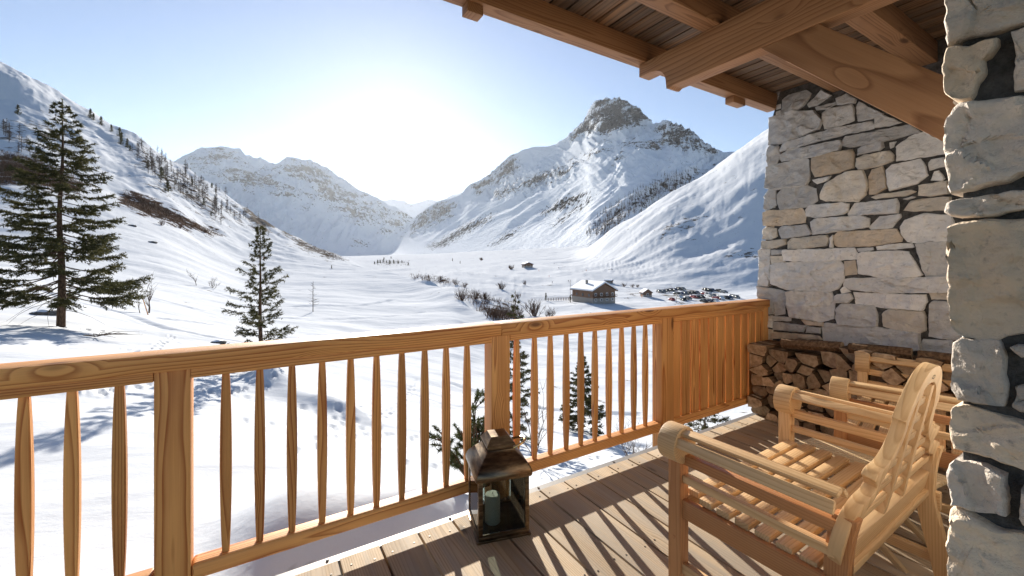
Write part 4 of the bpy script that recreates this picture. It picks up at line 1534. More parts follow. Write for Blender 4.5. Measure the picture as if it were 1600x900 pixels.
# ------------------------------------------------------------------ firewood
n = NT('log_end')
P = n.coords()
tone = n.attr('tone').outputs['Fac']
e1 = n.noise(P, 28.0, 4.0, .65)
ce = n.ramp(e1, [(.3, (.27, .18, .11)), (.55, (.50, .36, .23)), (.75, (.62, .48, .33))])
ce = n.mix(1.0, ce, n.vmath('SCALE', (1, 1, 1), scale=tone), 'MULTIPLY')
M['log_end'] = n.set(color=ce, rough=.85, spec=.15, normal=n.bump(n.noise(P, 90.0, 3.0, .6), .6, .006))
n = NT('log_side')
P = n.coords()
tone = n.attr('tone').outputs['Fac']
e1 = n.noise(n.vmath('MULTIPLY', P, (1, 9, 9)), 6.0, 4.0, .65)
ce = n.ramp(e1, [(.3, (.055, .034, .022)), (.55, (.17, .105, .06)), (.75, (.27, .18, .11))])
ce = n.mix(1.0, ce, n.vmath('SCALE', (1, 1, 1), scale=tone), 'MULTIPLY')
M['log_side'] = n.set(color=ce, rough=.9, spec=.12, normal=n.bump(e1, .6, .012))


def clip_poly(poly, a, nrm):
    out = []
    N = len(poly)
    for i in range(N):
        p, q = poly[i], poly[(i + 1) % N]
        dp, dq = (p - a).dot(nrm), (q - a).dot(nrm)
        if dp <= 0:
            out.append(p)
        if (dp < 0 < dq) or (dq < 0 < dp):
            out.append(p.lerp(q, dp / (dp - dq)))
    return out


lrn = random.Random(23)
seeds, seed_row, made = [], [], []
Y0_, Y1_ = .36, 2.03


def pile_top(y):
    return FLOOR + .585 + .085 * min(1, max(0, (1.75 - y) / .5)) + .03 * math.sin(y * 7)


step = .100
row = 0
z = FLOOR + .045
while z < FLOOR + .72:
    y = Y0_ + (.054 if row % 2 else 0)
    while y < Y1_:
        p = Vector((y + lrn.uniform(-.038, .038), z + lrn.uniform(-.034, .034)))
        if p.y < pile_top(p.x) and p.x < Y1_:
            seeds.append(p)
            seed_row.append(row)
        y += step
    z += .086
    row += 1
nlog = 0
for i, p in enumerate(seeds):
    poly = [Vector((p.x - .12, p.y - .11)), Vector((p.x + .12, p.y - .11)), Vector((p.x + .12, p.y + .055)), Vector((p.x - .12, p.y + .055))]
    poly = clip_poly(poly, Vector((0, FLOOR + .003)), Vector((0, -1)))
    poly = clip_poly(poly, Vector((Y1_ + .03, 0)), Vector((1, 0)))
    for j, q in enumerate(seeds):
        if j != i and (q - p).length < .34:
            dv = (q - p)
            poly = clip_poly(poly, p + dv * .5, dv.normalized())
            if len(poly) < 3:
                break
    if len(poly) < 3:
        continue
    c_ = sum(poly, Vector((0, 0))) / len(poly)
    # round bark side on one flank, split faces elsewhere
    pts = []
    k0 = lrn.randrange(len(poly))
    for k in range(len(poly)):
        a, b = poly[k], poly[(k + 1) % len(poly)]
        a2, b2 = c_.lerp(a, .90), c_.lerp(b, .90)
        pts.append(a2)
        if k == k0 or lrn.random() < .25:
            for f in (.25, .5, .75):
                e_ = a2.lerp(b2, f)
                pts.append(e_ + (e_ - c_).normalized() * .012 * math.sin(math.pi * f))
    if len(pts) < 3:
        continue
    x0 = 3.725 + lrn.uniform(-.06, .06)
    x1 = 4.02
    ctr = Vector(((x0 + x1) / 2, c_.x, c_.y))
    m = MB()
    nn = len(pts)
    sk = Vector((lrn.uniform(-.01, .01), lrn.uniform(-.008, .008)))
    vs_ = []
    for xx, kk in ((x0, 0), (x0 + .012, .3), ((x0 + x1) / 2, .5), (x1, 1)):
        sc = 1.0 if kk else .965
        for q in pts:
            w = c_ + (q - c_) * sc * (1 - .05 * kk)
            jt = mnoise.noise(Vector((q.x * 30, q.y * 30, xx * 9))) * .004
            tl_ = (q.x - c_.x) * sk.x * 9 + (q.y - c_.y) * sk.y * 9 if kk == 0 else 0
            vs_.append(Vector((xx + tl_, w.x + jt, w.y + jt)) - ctr)
    fs, mt = [], []
    for r_ in range(3):
        for k in range(nn):
            fs.append((r_ * nn + k, r_ * nn + nn + k, r_ * nn + nn + (k + 1) % nn, r_ * nn + (k + 1) % nn))
            mt.append(1)
    fs.append(tuple(range(nn)))
    mt.append(0)
    fs.append(tuple(3 * nn + k for k in range(nn))[::-1])
    mt.append(0)
    m.add(vs_, fs, mt, None, lrn.uniform(.55, 1.3))
    o = m.build('firewood_log', [M['log_end'], M['log_side']], smooth=28, loc=ctr)
    made.append((seed_row[i], -p.x, o))
    nlog += 1
for rw in sorted(set(q[0] for q in made)):
    for k, (_, _, o) in enumerate(sorted((q for q in made if q[0] == rw), key=lambda q: q[1])):
        tag(o, 'split log %s from the railing in the %s row up of the firewood stack' % (ORD[k], ORD[rw]), 'log', 'firewood logs stacked against the stone wall')
# bigger logs lying across the top of the stack
for (ya, za, yb, zb, r_, xx) in ((1.83, .655, 1.42, .690, .052, 3.80), (1.36, .70, 1.02, .715, .050, 3.80), (.98, .715, .62, .72, .045, 3.82)):
    m = MB()
    A, B = Vector((xx, ya, FLOOR + za)), Vector((xx + .05, yb, FLOOR + zb))
    ctr = (A + B) / 2
    d_ = (B - A).normalized()
    u_ = d_.cross(Vector((0, 0, 1))).normalized()
    w_ = u_.cross(d_)
    sect = [(-1, -.5), (-.4, -.95), (.5, -.8), (1, -.1), (.75, .55), (.1, .75), (-.7, .5)]
    vs_ = []
    for t_ in (0, .1, .5, .9, 1):
        for a, b in sect:
            j = 1 + .12 * mnoise.noise(Vector((a * 3, b * 3, t_ * 5 + ya * 9)))
            k = .93 if t_ in (0, 1) else 1
            vs_.append(A.lerp(B, t_) + u_ * a * r_ * j * k * 1.15 + w_ * b * r_ * j * k - ctr)
    fs, mt = [], []
    for q in range(4):
        for k in range(7):
            fs.append((q * 7 + k, q * 7 + (k + 1) % 7, q * 7 + 7 + (k + 1) % 7, q * 7 + 7 + k))
            mt.append(1)
    fs += [tuple(range(7))[::-1], tuple(28 + k for k in range(7))]
    mt += [0, 0]
    m.add(vs_, fs, mt, None, lrn.uniform(.8, 1.1))
    o = m.build('firewood_log', [M['log_end'], M['log_side']], smooth=28, loc=ctr)
    tag(o, 'long split log lying on top of the firewood stack, ' + ('next to the railing' if ya > 1.5 else 'midway along it' if ya > 1.0 else 'at its far right end'), 'log', 'long logs laid across the firewood stack')
print('logs', nlog)
# ------------------------------------------------------------------ trees and shrubs


def leaf_mat(name, a, b, rough=.7, trans=.25):
    n = NT(name)
    t = n.attr('tone').outputs['Fac']
    c = n.mix(t, a, b)
    n.set(color=c, rough=rough, spec=.2)
    tr = n.t.nodes.new('ShaderNodeBsdfTranslucent')
    n.L(c, tr.inputs[0])
    mx = n.t.nodes.new('ShaderNodeMixShader')
    mx.inputs[0].default_value = trans
    n.L(n.bsdf.outputs[0], mx.inputs[1])
    n.L(tr.outputs[0], mx.inputs[2])
    n.L(mx.outputs[0], n.out.inputs['Surface'])
    return n.mat


def bark_mat(name, a, b, sc=8.0):
    n = NT(name)
    P = n.coords()
    f = n.noise(n.vmath('MULTIPLY', P, (3, 3, 1)), sc, 4.0, .65)
    return n.set(color=n.ramp(f, [(.35, a), (.7, b)]), rough=.9, spec=.15, normal=n.bump(f, .6, .02))


M['needle'] = leaf_mat('spruce_needles', (.032, .036, .013), (.125, .11, .042))
M['pine_needle'] = leaf_mat('pine_needles', (.035, .05, .018), (.13, .14, .05))
M['bark'] = bark_mat('spruce_bark', (.045, .028, .018), (.16, .10, .065))
M['twig'] = bark_mat('twig_bark', (.06, .04, .03), (.17, .12, .085), 20)
M['larch_twig'] = bark_mat('larch_bark', (.05, .036, .027), (.13, .095, .07), 12)


class Blades:
    """Many small three-cornered needle sprays gathered into one mesh."""

    def __init__(s):
        s.V, s.T = [], []

    def spray(s, rg, A, B, n, length, width, tone, up=.35, spread=1.0):
        """n needle blades along the twig from A to B (numpy points)."""
        ax = B - A
        L = np.linalg.norm(ax)
        ax = ax / max(L, 1e-6)
        t = rg.random(n)
        P = A + (B - A) * t[:, None]
        d = rg.normal(size=(n, 3)) * spread + ax * .9
        d[:, 2] += up * .3
        d /= np.linalg.norm(d, axis=1)[:, None]
        l = length * rg.uniform(.6, 1.2, n)[:, None]
        w = np.cross(d, rg.normal(size=(n, 3)))
        w /= np.linalg.norm(w, axis=1)[:, None] + 1e-9
        w = w * width * rg.uniform(.7, 1.3, n)[:, None]
        tri = np.stack([P - w * .5, P + w * .5, P + d * l], 1)
        s.V.append(tri.reshape(-1, 3))
        s.T.append(np.repeat(np.clip(tone + rg.normal(size=n) * .14, 0, 1), 3))

    def build(s, name, mat, parent):
        V = np.concatenate(s.V)
        T = np.concatenate(s.T)
        F = np.arange(len(V)).reshape(-1, 3)
        return np_mesh(name, V, F, mat, dict(tone=T), smooth=False, parent=parent)


def spruce(label, base, H, Rm, seed, whorl=.34, per=6, twigs=20, blades=9, crown0=.1, dens=None, droop=.12, lean=0.0, blade=(.085, .016),
           name='spruce_tree', top_thin=.12, group=None, irregular=.35, upturn=.25, mat='needle', dead=0):
    rr = random.Random(seed)
    rg = np.random.default_rng(seed)
    t = thing(name, label, 'tree', base, rr.uniform(0, 6.28), group)
    m = MB()
    tp, tr = [], []
    for k in range(13):
        f = k / 12
        tp.append((lean * f * H + .01 * H * mnoise.noise(Vector((f * 3, seed, 0))), .008 * H * mnoise.noise(Vector((f * 3, 0, seed))), -.35 + f * (H + .35)))
        tr.append(max(.006, .0155 * H * (1 - f) ** .9 + .004))
    m.tube(tp, tr, 10)
    trunk = m.build('trunk', M['bark'], t, smooth=60)
    B = Blades()
    br = MB()

    def trunk_at(h):
        f = h / H
        return np.array([lean * f * H, 0, h])
    h = crown0 * H
    while h < H * .985:
        f = h / H
        prof = (1 - f) ** .78 * (1 if f > .16 else (.55 + .45 * f / .16))
        n = max(3, int(per * (1 - f * .35) + rr.random()))
        a0 = rr.uniform(0, 6.28)
        for k in range(n):
            if dens is not None and rr.random() > dens(f):
                continue
            az = a0 + 6.283 * k / n + rr.uniform(-.3, .3)
            L = max(.10, Rm * prof * rr.uniform(1 - irregular, 1 + irregular * .45))
            dirv = np.array([math.cos(az), math.sin(az), 0])
            side = np.array([-math.sin(az), math.cos(az), 0])
            P0 = trunk_at(h + rr.uniform(-.12, .12) * whorl)
            rise = .55 * max(0, f - .55) + rr.uniform(-.10, .08)
            pts = []
            ns = 7
            for q in range(ns + 1):
                u = q / ns
                z = L * (rise * u - droop * (1.2 - f) * math.sin(u * math.pi * .75) * 1.15 + upturn * u ** 3 * .35)
                pts.append(P0 + dirv * L * u + side * L * .05 * math.sin(u * 3 + k) + np.array([0, 0, z]))
            br.tube([tuple(p) for p in pts], [max(.003, .011 * L * (1 - q / ns * .85)) for q in range(ns + 1)], 5, cap=False)
            ntw = max(4, int(twigs * L / Rm * rr.uniform(.8, 1.2)))
            tone0 = rr.uniform(.15, .55)
            for j in range(ntw):
                u = rr.uniform(.16 if f > .3 else .30, 1.0) ** .8
                i0 = min(int(u * ns), ns - 1)
                A = pts[i0] + (pts[i0 + 1] - pts[i0]) * (u * ns - i0)
                sd = 1 if j % 2 else -1
                tl = L * .30 * (1.15 - u * .75) * rr.uniform(.6, 1.25) + .05
                dv = dirv * rr.uniform(.5, .9) + side * sd * rr.uniform(.3, .8) + np.array([0, 0, rr.uniform(-.42, .10)])
                dv /= np.linalg.norm(dv)
                Bp = A + dv * tl
                B.spray(rg, A, Bp, max(3, int(blades * tl / .3 + 2)), blade[0], blade[1], tone0 + .25 * (u - .5) + rr.uniform(-.1, .1))
            B.spray(rg, pts[-3], pts[-1] + (pts[-1] - pts[-2]) * .6, blades * 2, blade[0], blade[1], tone0 + .15)
        h += whorl * rr.uniform(.7, 1.2) * (1 - .55 * f)
    for k in range(10):
        z0 = H * (1 - top_thin + top_thin * k / 10)
        B.spray(rg, trunk_at(z0), trunk_at(z0 + H * top_thin / 9), 9, blade[0] * .8, blade[1], .65, spread=1.2)
    for k in range(dead):
        az = rr.uniform(0, 6.28)
        L = Rm * rr.uniform(.35, .8)
        P0 = np.array([0, 0, rr.uniform(.35, crown0 * H + .9)])
        pts = [tuple(P0 + np.array([math.cos(az + u * .4), math.sin(az + u * .4), -.30 * u - .15 * u * u]) * L * u) for u in (0, .25, .5, .75, 1)]
        br.tube(pts, [.014, .012, .009, .006, .003], 5, cap=False)
    br.build('branch', M['bark'], trunk, smooth=60)
    B.build('crown', M[mat], t)
    return t


# the tall spruce on the left-hand slope
p = hit(95, 511)
dd = float(np.dot(np.array(p), FW))
spruce('tall dark spruce with wide drooping branches on the snowy slope at the left', p, 357 / F_PX * dd, 116 / F_PX * dd, 4,
       whorl=.36, per=6, twigs=46, blades=21, crown0=.15, droop=.15, lean=.012, dead=9, irregular=.32, dens=lambda f: .72 if f < .34 else .96, blade=(.12, .034))
p = spot(407, 13.4)
spruce('small slender spruce with a bare leading shoot above the left part of the railing', p, 4.75, 1.22, 9, whorl=.25, per=6, twigs=26, blades=19,
       crown0=.05, droop=.0, upturn=.6, irregular=.62, blade=(.085, .022), dens=lambda f: .85, top_thin=.2)
p = spot(805, 13.7)
spruce('thin ragged spruce behind the railing post next to the lantern', p, 4.7, .85, 13, whorl=.24, per=5, twigs=26, blades=24, crown0=.05, droop=.10,
       irregular=.6, blade=(.08, .022), dens=lambda f: .9 if f < .7 else .45, top_thin=.25)
p = spot(910, 20)
spruce('bushy round spruce on the snow seen between the balusters right of the post', p, 3.6, 1.35, 17, whorl=.26, per=6, twigs=30, blades=26, crown0=.03, droop=.03,
       irregular=.4, blade=(.10, .030))
spruce('dark spruce close below the boarded railing', Vector((5.0, 3.35, ground_at(5.0, 3.35))), 1.75, 1.05, 21, whorl=.22, per=6, twigs=34, blades=40, crown0=.05, droop=.08,
       blade=(.05, .010))


def pine(label, base, H, Rm, seed):
    rr, rg = random.Random(seed), np.random.default_rng(seed)
    t = thing('mountain_pine', label, 'tree', base)
    m, B = MB(), Blades()
    for k in range(11):
        az, lean = rr.uniform(0, 6.28), rr.uniform(.2, .9)
        h = H * rr.uniform(.5, 1.0)
        pts = []
        for q in range(6):
            u = q / 5
            pts.append(np.array([math.cos(az), math.sin(az), 0]) * Rm * lean * u ** 1.3 + np.array([0, 0, h * u]) + rg.normal(size=3) * .02 * u)
        m.tube([tuple(p) for p in pts], [.022 * (1 - .7 * q / 5) for q in range(6)], 6, cap=False)
        for j in range(12):
            u = rr.uniform(.35, 1.0)
            i0 = min(int(u * 5), 4)
            A = pts[i0] + (pts[i0 + 1] - pts[i0]) * (u * 5 - i0)
            dv = rg.normal(size=3) * .6 + np.array([math.cos(az), math.sin(az), .7])
            dv /= np.linalg.norm(dv)
            Bp = A + dv * rr.uniform(.08, .2)
            m.tube([tuple(A), tuple(Bp)], [.008, .005], 5, cap=False)
            B.spray(rg, A + (Bp - A) * .4, Bp + dv * .04, 110, .06, .009, rr.uniform(.2, .7), spread=.8)
    m.build('trunk', M['bark'], t, smooth=60)
    B.build('crown', M['pine_needle'], t)


pine('low dark mountain pine with tufted branches just outside the railing behind the lantern', spot(742, 5.4), 1.35, .62, 31)


def twig_shrub(name, label, cat, base, H, Rm, n, seed, mat='twig', group=None, thick=1.0, sub=5, upright=.8, stems=True):
    rr = random.Random(seed)
    m = MB()

    def grow(P, d, L, r, lev):
        pts = [P]
        ns = 4
        q = P
        for i in range(ns):
            d = (d + Vector((rr.uniform(-.22, .22), rr.uniform(-.22, .22), rr.uniform(-.06, .16)))).normalized()
            q = q + d * L / ns
            pts.append(q)
        m.tube(pts, [max(r * (1 - .75 * i / ns), .0015 * thick) for i in range(ns + 1)], 4 if lev else 5, cap=False, tone=1)
        if lev > 0:
            for _ in range(sub):
                i = rr.randrange(1, ns + 1)
                a = rr.uniform(0, 6.28)
                dd_ = (d + Vector((math.cos(a), math.sin(a), rr.uniform(-.1, .6))) * .75).normalized()
                grow(pts[i], dd_, L * rr.uniform(.35, .6), r * .5, lev - 1)
    for k in range(n):
        a = rr.uniform(0, 6.28)
        s_ = rr.uniform(0, 1)
        P = Vector((math.cos(a) * Rm * .25 * s_, math.sin(a) * Rm * .25 * s_, -.1))
        d = Vector((math.cos(a) * (1 - upright) * 1.6 * s_, math.sin(a) * (1 - upright) * 1.6 * s_, 1)).normalized()
        grow(P, d, H * rr.uniform(.55, 1.0), .012 * H * thick ** .5, 2 if H > 1 else 1)
    o = m.build(name, M[mat], None, smooth=0, loc=base)
    return tag(o, label, cat, group)


twig_shrub('bare_sapling', 'bare thin sapling standing right of the tall spruce', 'sapling', hit(233, 489), 2.9, .35, 2, 3, upright=.95, sub=6)
twig_shrub('bare_sapling', 'bare reddish sapling beside a leaning stake near the tall spruce', 'sapling', hit(219, 489), 2.3, .3, 1, 4, upright=.97, sub=5)
m = MB()
m.tube([(0, 0, -.1), (-.33, .05, 1.25)], [.035, .028], 8)
o = m.build('wooden_stake', M['larch'], loc=hit(232, 492))
tag(o, 'short wooden stake leaning out of the snow by the thin saplings', 'stake')
twig_shrub('bare_sapling', 'bare twiggy sapling low behind the balusters near the middle post', 'sapling', spot(829, 9.5), 1.6, .3, 3, 6, upright=.85, sub=4)
twig_shrub('bare_sapling', 'tiny bare tree alone on the slope left of the small spruce', 'sapling', hit(307, 446), 3.2, .5, 1, 7, upright=.98, sub=6, thick=2, mat='larch_twig')
twig_shrub('bare_bush', 'low bare bush on the snow just left of the small spruce', 'bush', hit(332, 450), 1.6, 1.6, 9, 8, upright=.5, thick=2)
twig_shrub('bare_bush', 'bare twiggy bush at the lower right behind the last balusters', 'bush', spot(990, 14.5), 1.2, .8, 8, 12, upright=.6, thick=1)


def larch(name, label, base, H, seed, group=None, w=.2, fine=1.0, tk=1.0):
    """A leafless larch: thin trunk with short level twigs."""
    rr = random.Random(seed)
    t = thing(name, label, 'tree', base, rr.uniform(0, 6), group)
    m = MB()
    m.tube([(0, 0, -.5), (0, 0, H * .5), (rr.uniform(-.1, .1) * .1 * H, 0, H)], [.015 * H, .010 * H, .004 * H], 5, cap=False)
    m.build('trunk', M['larch_twig'], t, smooth=0)
    m = MB()
    k = 0
    while k < int(44 * fine):
        f = rr.uniform(.18, .98)
        a = rr.uniform(0, 6.28)
        L = H * w * (1 - f) ** .6 * rr.uniform(.6, 1.2) + .05
        P = Vector((0, 0, f * H))
        d = Vector((math.cos(a), math.sin(a), rr.uniform(-.15, .35)))
        m.tube([P, P + d * L * .5, P + d * L + Vector((0, 0, .1 * L))], [.004 * H * tk, .003 * H * tk, .0012 * H * tk], 3, cap=False)
        for q in (.45, .75):
            e = Vector((rr.uniform(-1, 1), rr.uniform(-1, 1), rr.uniform(-.2, .6)))
            m.tube([P + d * L * q, P + d * L * q + e * L * .4], [.0022 * H * tk, .001 * H * tk], 3, cap=False)
        k += 1
    m.build('crown', M['larch_twig'], t, smooth=0)
    return t


larch('bare_larch', 'bare fine-twigged larch standing alone on the snow slope above the railing', hit(489, 487), 5.0, 41, w=.26)
proto_l = [larch('bare_larch', 'bare dark larch in the thin wood on the left-hand mountain flank', (0, 0, 0), h, 50 + i, 'bare larches on the left mountain flank', w=.27, fine=1.2, tk=2.6) for i, h in enumerate((9, 11, 8, 12))]


def dark_conifer(name, label, H, W, seed, group=None):
    """Small far conifer: trunk and a ragged crown of leaf clumps."""
    rg = np.random.default_rng(seed)
    t = thing(name, label, 'tree', (0, 0, 0), 0, group)
    m = MB()
    m.tube([(0, 0, -.5), (0, 0, H * .9)], [.02 * H, .006 * H], 5, cap=False)
    m.build('trunk', M['bark'], t, smooth=0)
    n = 260
    f = rg.random(n) ** .9
    az = rg.random(n) * 6.283
    r = W * (1 - f) ** .75 * np.sqrt(rg.random(n)) * (.75 + .4 * np.sin(az * 3 + seed))
    C = np.stack([r * np.cos(az), r * np.sin(az), .06 * H + f * H * .95], 1)
    sz = W * .38 * rg.uniform(.5, 1.2, n)[:, None]
    a, b = rg.normal(size=(n, 3)), rg.normal(size=(n, 3))
    a /= np.linalg.norm(a, axis=1)[:, None]
    b /= np.linalg.norm(b, axis=1)[:, None]
    tri = np.stack([C, C + a * sz, C + b * sz], 1).reshape(-1, 3)
    np_mesh('crown', tri, np.arange(len(tri)).reshape(-1, 3), M['needle'], dict(tone=np.repeat(rg.uniform(.0, .5, n), 3)), smooth=False, parent=t)
    return t


def put_on(proto, first, pos, rotz, sc, label=None, group=None):
    o = proto if first else copy_tree(proto)
    o.location = pos
    o.rotation_euler = (0, 0, rotz)
    o.scale = (sc, sc, sc)
    if label:
        o['label'] = label
    if group:
        o['group'] = group
    return o


# larch wood on the left flank
tr2 = random.Random(61)
areas = [((4, 205), (64, 258), 14), ((205, 222), (262, 285), 30), ((245, 245), (300, 308), 42), ((285, 270), (347, 338), 52), ((330, 300), (420, 350), 18)]
used = set()
for (a, b, n_) in areas:
    k = 0
    tries = 0
    while k < n_ and tries < 400:
        tries += 1
        u = tr2.random()
        px = a[0] + (b[0] - a[0]) * u
        py = a[1] + (b[1] - a[1]) * u + tr2.uniform(-14, 22)
        h = hit(px, py, 100)
        if h is None or h.length < 110 or h.length > 800:
            continue
        i = tr2.randrange(4)
        put_on(proto_l[i], i not in used, h, tr2.uniform(0, 6), tr2.uniform(.7, 1.15))
        used.add(i)
        k += 1
for i in range(4):
    if i not in used:
        put_on(proto_l[i], True, hit(300 + 9 * i, 300, 100), 0, 1)
dcp = [dark_conifer('dark_pine', 'dark stunted pine on the rocky left-hand mountain flank', 5.5, 1.7, 70 + i, 'dark pines on the left mountain flank') for i in range(2)]
spots = [(141, 185), (146, 188), (158, 196), (174, 206), (187, 214), (190, 221), (189, 226), (203, 236), (199, 231), (231, 262), (252, 280),
         (331, 294), (337, 301), (366, 303), (379, 313), (385, 317), (28, 179), (300, 290), (262, 300), (330, 338), (318, 320)]
uu = set()
for j, (px, py) in enumerate(spots):
    h = hit(px, py, 100)
    if h is None:
        continue
    i = j % 2
    put_on(dcp[i], i not in uu, h, j * 1.3, tr2.uniform(.7, 1.35) * (1.25 if px < 300 else 1.0))
    uu.add(i)
h = hit(231, 220, 100)
if h:
    larch('bare_larch', 'single bare tree silhouetted on the left skyline', h, 9, 91, w=.25)

# thickets: nobody could count the stems
def thicket(name, label, cat, polys, n, hgt, seed, bvh_hit, mat):
    rr = random.Random(seed)
    rg = np.random.default_rng(seed)
    Vs = []
    cnt = 0
    tries = 0
    while cnt < n and tries < n * 12:
        tries += 1
        poly = polys[rr.randrange(len(polys))]
        xs, ys = [p[0] for p in poly], [p[1] for p in poly]
        px, py = rr.uniform(min(xs), max(xs)), rr.uniform(min(ys), max(ys))
        if poly_mask(np.array([px]), np.array([py]), poly, 6)[0] < rr.uniform(.35, .9):
            continue
        h = bvh_hit(px, py)
        if h is None:
            continue
        cnt += 1
        H = hgt * rr.uniform(.5, 1.2)
        k = 7
        base = np.array(h) + np.stack([rg.normal(size=k) * H * .3, rg.normal(size=k) * H * .3, np.full(k, -.2)], 1)
        d = rg.normal(size=(k, 3)) * .38
        d[:, 2] = 1
        w = rg.normal(size=(k, 3))
        w[:, 2] *= .2
        w /= np.linalg.norm(w, axis=1)[:, None]
        w *= H * .035
        L = H * rg.uniform(.5, 1.1, k)[:, None]
        Vs.append(np.stack([base - w, base + w, base + d * L], 1).reshape(-1, 3))
    V_ = np.concatenate(Vs)
    o = np_mesh(name, V_, np.arange(len(V_)).reshape(-1, 3), M[mat], dict(tone=np.full(len(V_), .5)), smooth=False)
    o['kind'] = 'stuff'
    o['label'] = label
    return o


M['thicket'] = bark_mat('thicket_twigs', (.075, .042, .028), (.17, .105, .07), 1.0)
thicket('brush', 'reddish brown bare brush covering the foot of the left mountain flank', 'brush', [
    [(192, 298), (240, 314), (300, 347), (350, 367), (330, 369), (280, 353), (230, 338), (190, 320)],
    [(0, 235), (60, 250), (135, 287), (122, 303), (60, 290), (0, 288)], [(500, 383), (545, 408), (520, 405), (470, 378)]], 2600, 2.0, 5, lambda a, b: hit(a, b, 90), 'thicket')

thicket('riverside_brush', 'dark bare brush along the winding stream in the middle of the valley', 'brush', [
    [(716, 459), (745, 461), (792, 470), (806, 481), (776, 497), (748, 485)], [(640, 428), (676, 431), (714, 440), (700, 445), (650, 437)],
    [(584, 406), (640, 406), (640, 416), (586, 416)], [(762, 488), (806, 486), (806, 500), (770, 500)]], 520, 2.3, 6, lambda a, b: hit(a, b, 60), 'thicket')


def pk_hit(px, py):
    r = Vector(ray(px, py)).normalized()
    return pk_bvh.ray_cast(r * 900, r)[0]


M['wood'] = bark_mat('far_larch_wood', (.05, .034, .026), (.11, .078, .058), .2)
rg = np.random.default_rng(77)
rr = random.Random(77)
Vs = []
fpolys = [[(918, 368), (945, 336), (1000, 302), (1040, 278), (1088, 272), (1082, 288), (1030, 312), (982, 336), (948, 366)]]
cnt = 0
while cnt < 900:
    if cnt < 780:
        px, py = rr.uniform(915, 1092), rr.uniform(266, 372)
        if poly_mask(np.array([px]), np.array([py]), fpolys[0], 14)[0] < rr.uniform(.15, .8):
            continue
    else:
        px, py = rr.uniform(1040, 1140), rr.uniform(230, 300)
    h = pk_hit(px, py)
    if h is None:
        cnt += .2
        continue
    cnt += 1
    H = (22 if cnt < 780 else 12) * rr.uniform(.5, 1.15)
    k = 9
    f = rg.random(k)
    base = np.array(h) + np.stack([np.zeros(k), np.zeros(k), f * H * .8 - 1], 1)
    d = rg.normal(size=(k, 3))
    d[:, 2] = np.abs(d[:, 2]) * .6
    w = rg.normal(size=(k, 3)) * H * .03
    Ls = H * .16 * (1.1 - f)[:, None]
    Vs.append(np.stack([base - w, base + w, base + d * Ls], 1).reshape(-1, 3))
    q = np.array(h)
    w = RT * H * .03
    Vs.append(np.stack([q - w - UP, q + w - UP, q + UP * H], 0))
V_ = np.concatenate(Vs)
o = np_mesh('larch_forest', V_, np.arange(len(V_)).reshape(-1, 3), M['wood'], dict(tone=np.full(len(V_), .5)), smooth=False)
o['kind'] = 'stuff'
o['label'] = 'brown larch forest on the lower flank of the rocky peak'

# bushes along the river and the valley floor
blist = [(252, 352, 2.2, 'bare round bush below the brown brush, leftmost of its row on the left slope'), (281, 357, 2.3, 'dark bare bush in the middle of the row on the left slope'),
         (320, 364, 2.0, 'pale bare bush at the right end of the row on the left slope'),
         (722, 470, 3.4, 'dark bushes on the cut bank above the river bend'), (742, 468, 3.6, 'dark brown bush by the river bend below the hut'), (757, 468, 3.2, 'bare bush at the right end of the river bend clump'),
         (836, 494, 5.5, 'large bare round bush just above the handrail, left of the chalet'), (812, 494, 3.0, 'dark low bush beside the large bare bush above the handrail'), (858, 497, 3.2, 'bare bush at the right flank of the large round bush'),
         (809, 467, 2.4, 'small lone bare bush left of the two little conifers'), (784, 452, 3.4, 'spreading bare bush on the valley floor under the hut'), (713, 445, 3.0, 'round brown bush on the brow of the snow slope'),
         (726, 449, 2.6, 'small brown bush on the brow beside the round one'), (688, 437, 2.6, 'dark low bush on the hollow edge of the brow'), (670, 434, 2.4, 'low bush in the shaded hollow of the valley floor'),
         (820, 445, 2.6, 'little bare bush right of the spreading bush under the hut'), (799, 421, 5, 'bare tree left of the small red-roofed hut'), (752, 407, 6, 'round bare tree on the far valley floor'),
         (975, 448, 2.6, 'dark bush behind the chalet toward the car park'), (988, 449, 2.4, 'twiggy bush right of the dark bush behind the chalet'), (996, 449, 2.0, 'small last bush behind the chalet')]
for j, (px, py, H, lb) in enumerate(blist):
    h = hit(px, py, 60)
    if h is None:
        continue
    twig_shrub('bare_bush', lb, 'bush', h, H * .8, H * .9, 22 if H > 3 else 15, 200 + j, mat='thicket', thick=max(3, h.length / 24), sub=5, upright=.35)
for (px, py, H, lb) in [(853, 470, 3.4, 'small dark conifer standing left of the chalet fence'), (891, 473, 3.2, 'little conifer in front of the chalet terrace fence'), (707, 408, 6, 'lone dark conifer on the far valley floor'), (719, 412, 4.5, 'small conifer right of the lone one on the far valley floor'),
                        (518, 420, 2.2, 'tiny dark conifer alone on the snow slope right of the small spruce')]:
    h = hit(px, py, 60)
    if h:
        c = dark_conifer('conifer', lb, H, H * .27, int(px))
        c.location = h
cl = None
for k, (px, py) in enumerate([(585, 413), (590, 412), (594, 411), (599, 410), (604, 411), (609, 413), (615, 412), (622, 412), (628, 411), (638, 415), (600, 406), (611, 404)]):
    h = hit(px, py, 260)
    if h is None:
        continue
    if cl is None:
        cl = dark_conifer('conifer', 'dark conifer in the far clump where the valley narrows', 6.5, 2.4, 88, 'conifers of the far valley clump')
        first = True
    put_on(cl, first, h, k, .7 + .05 * (k * 7 % 9))
    first = False

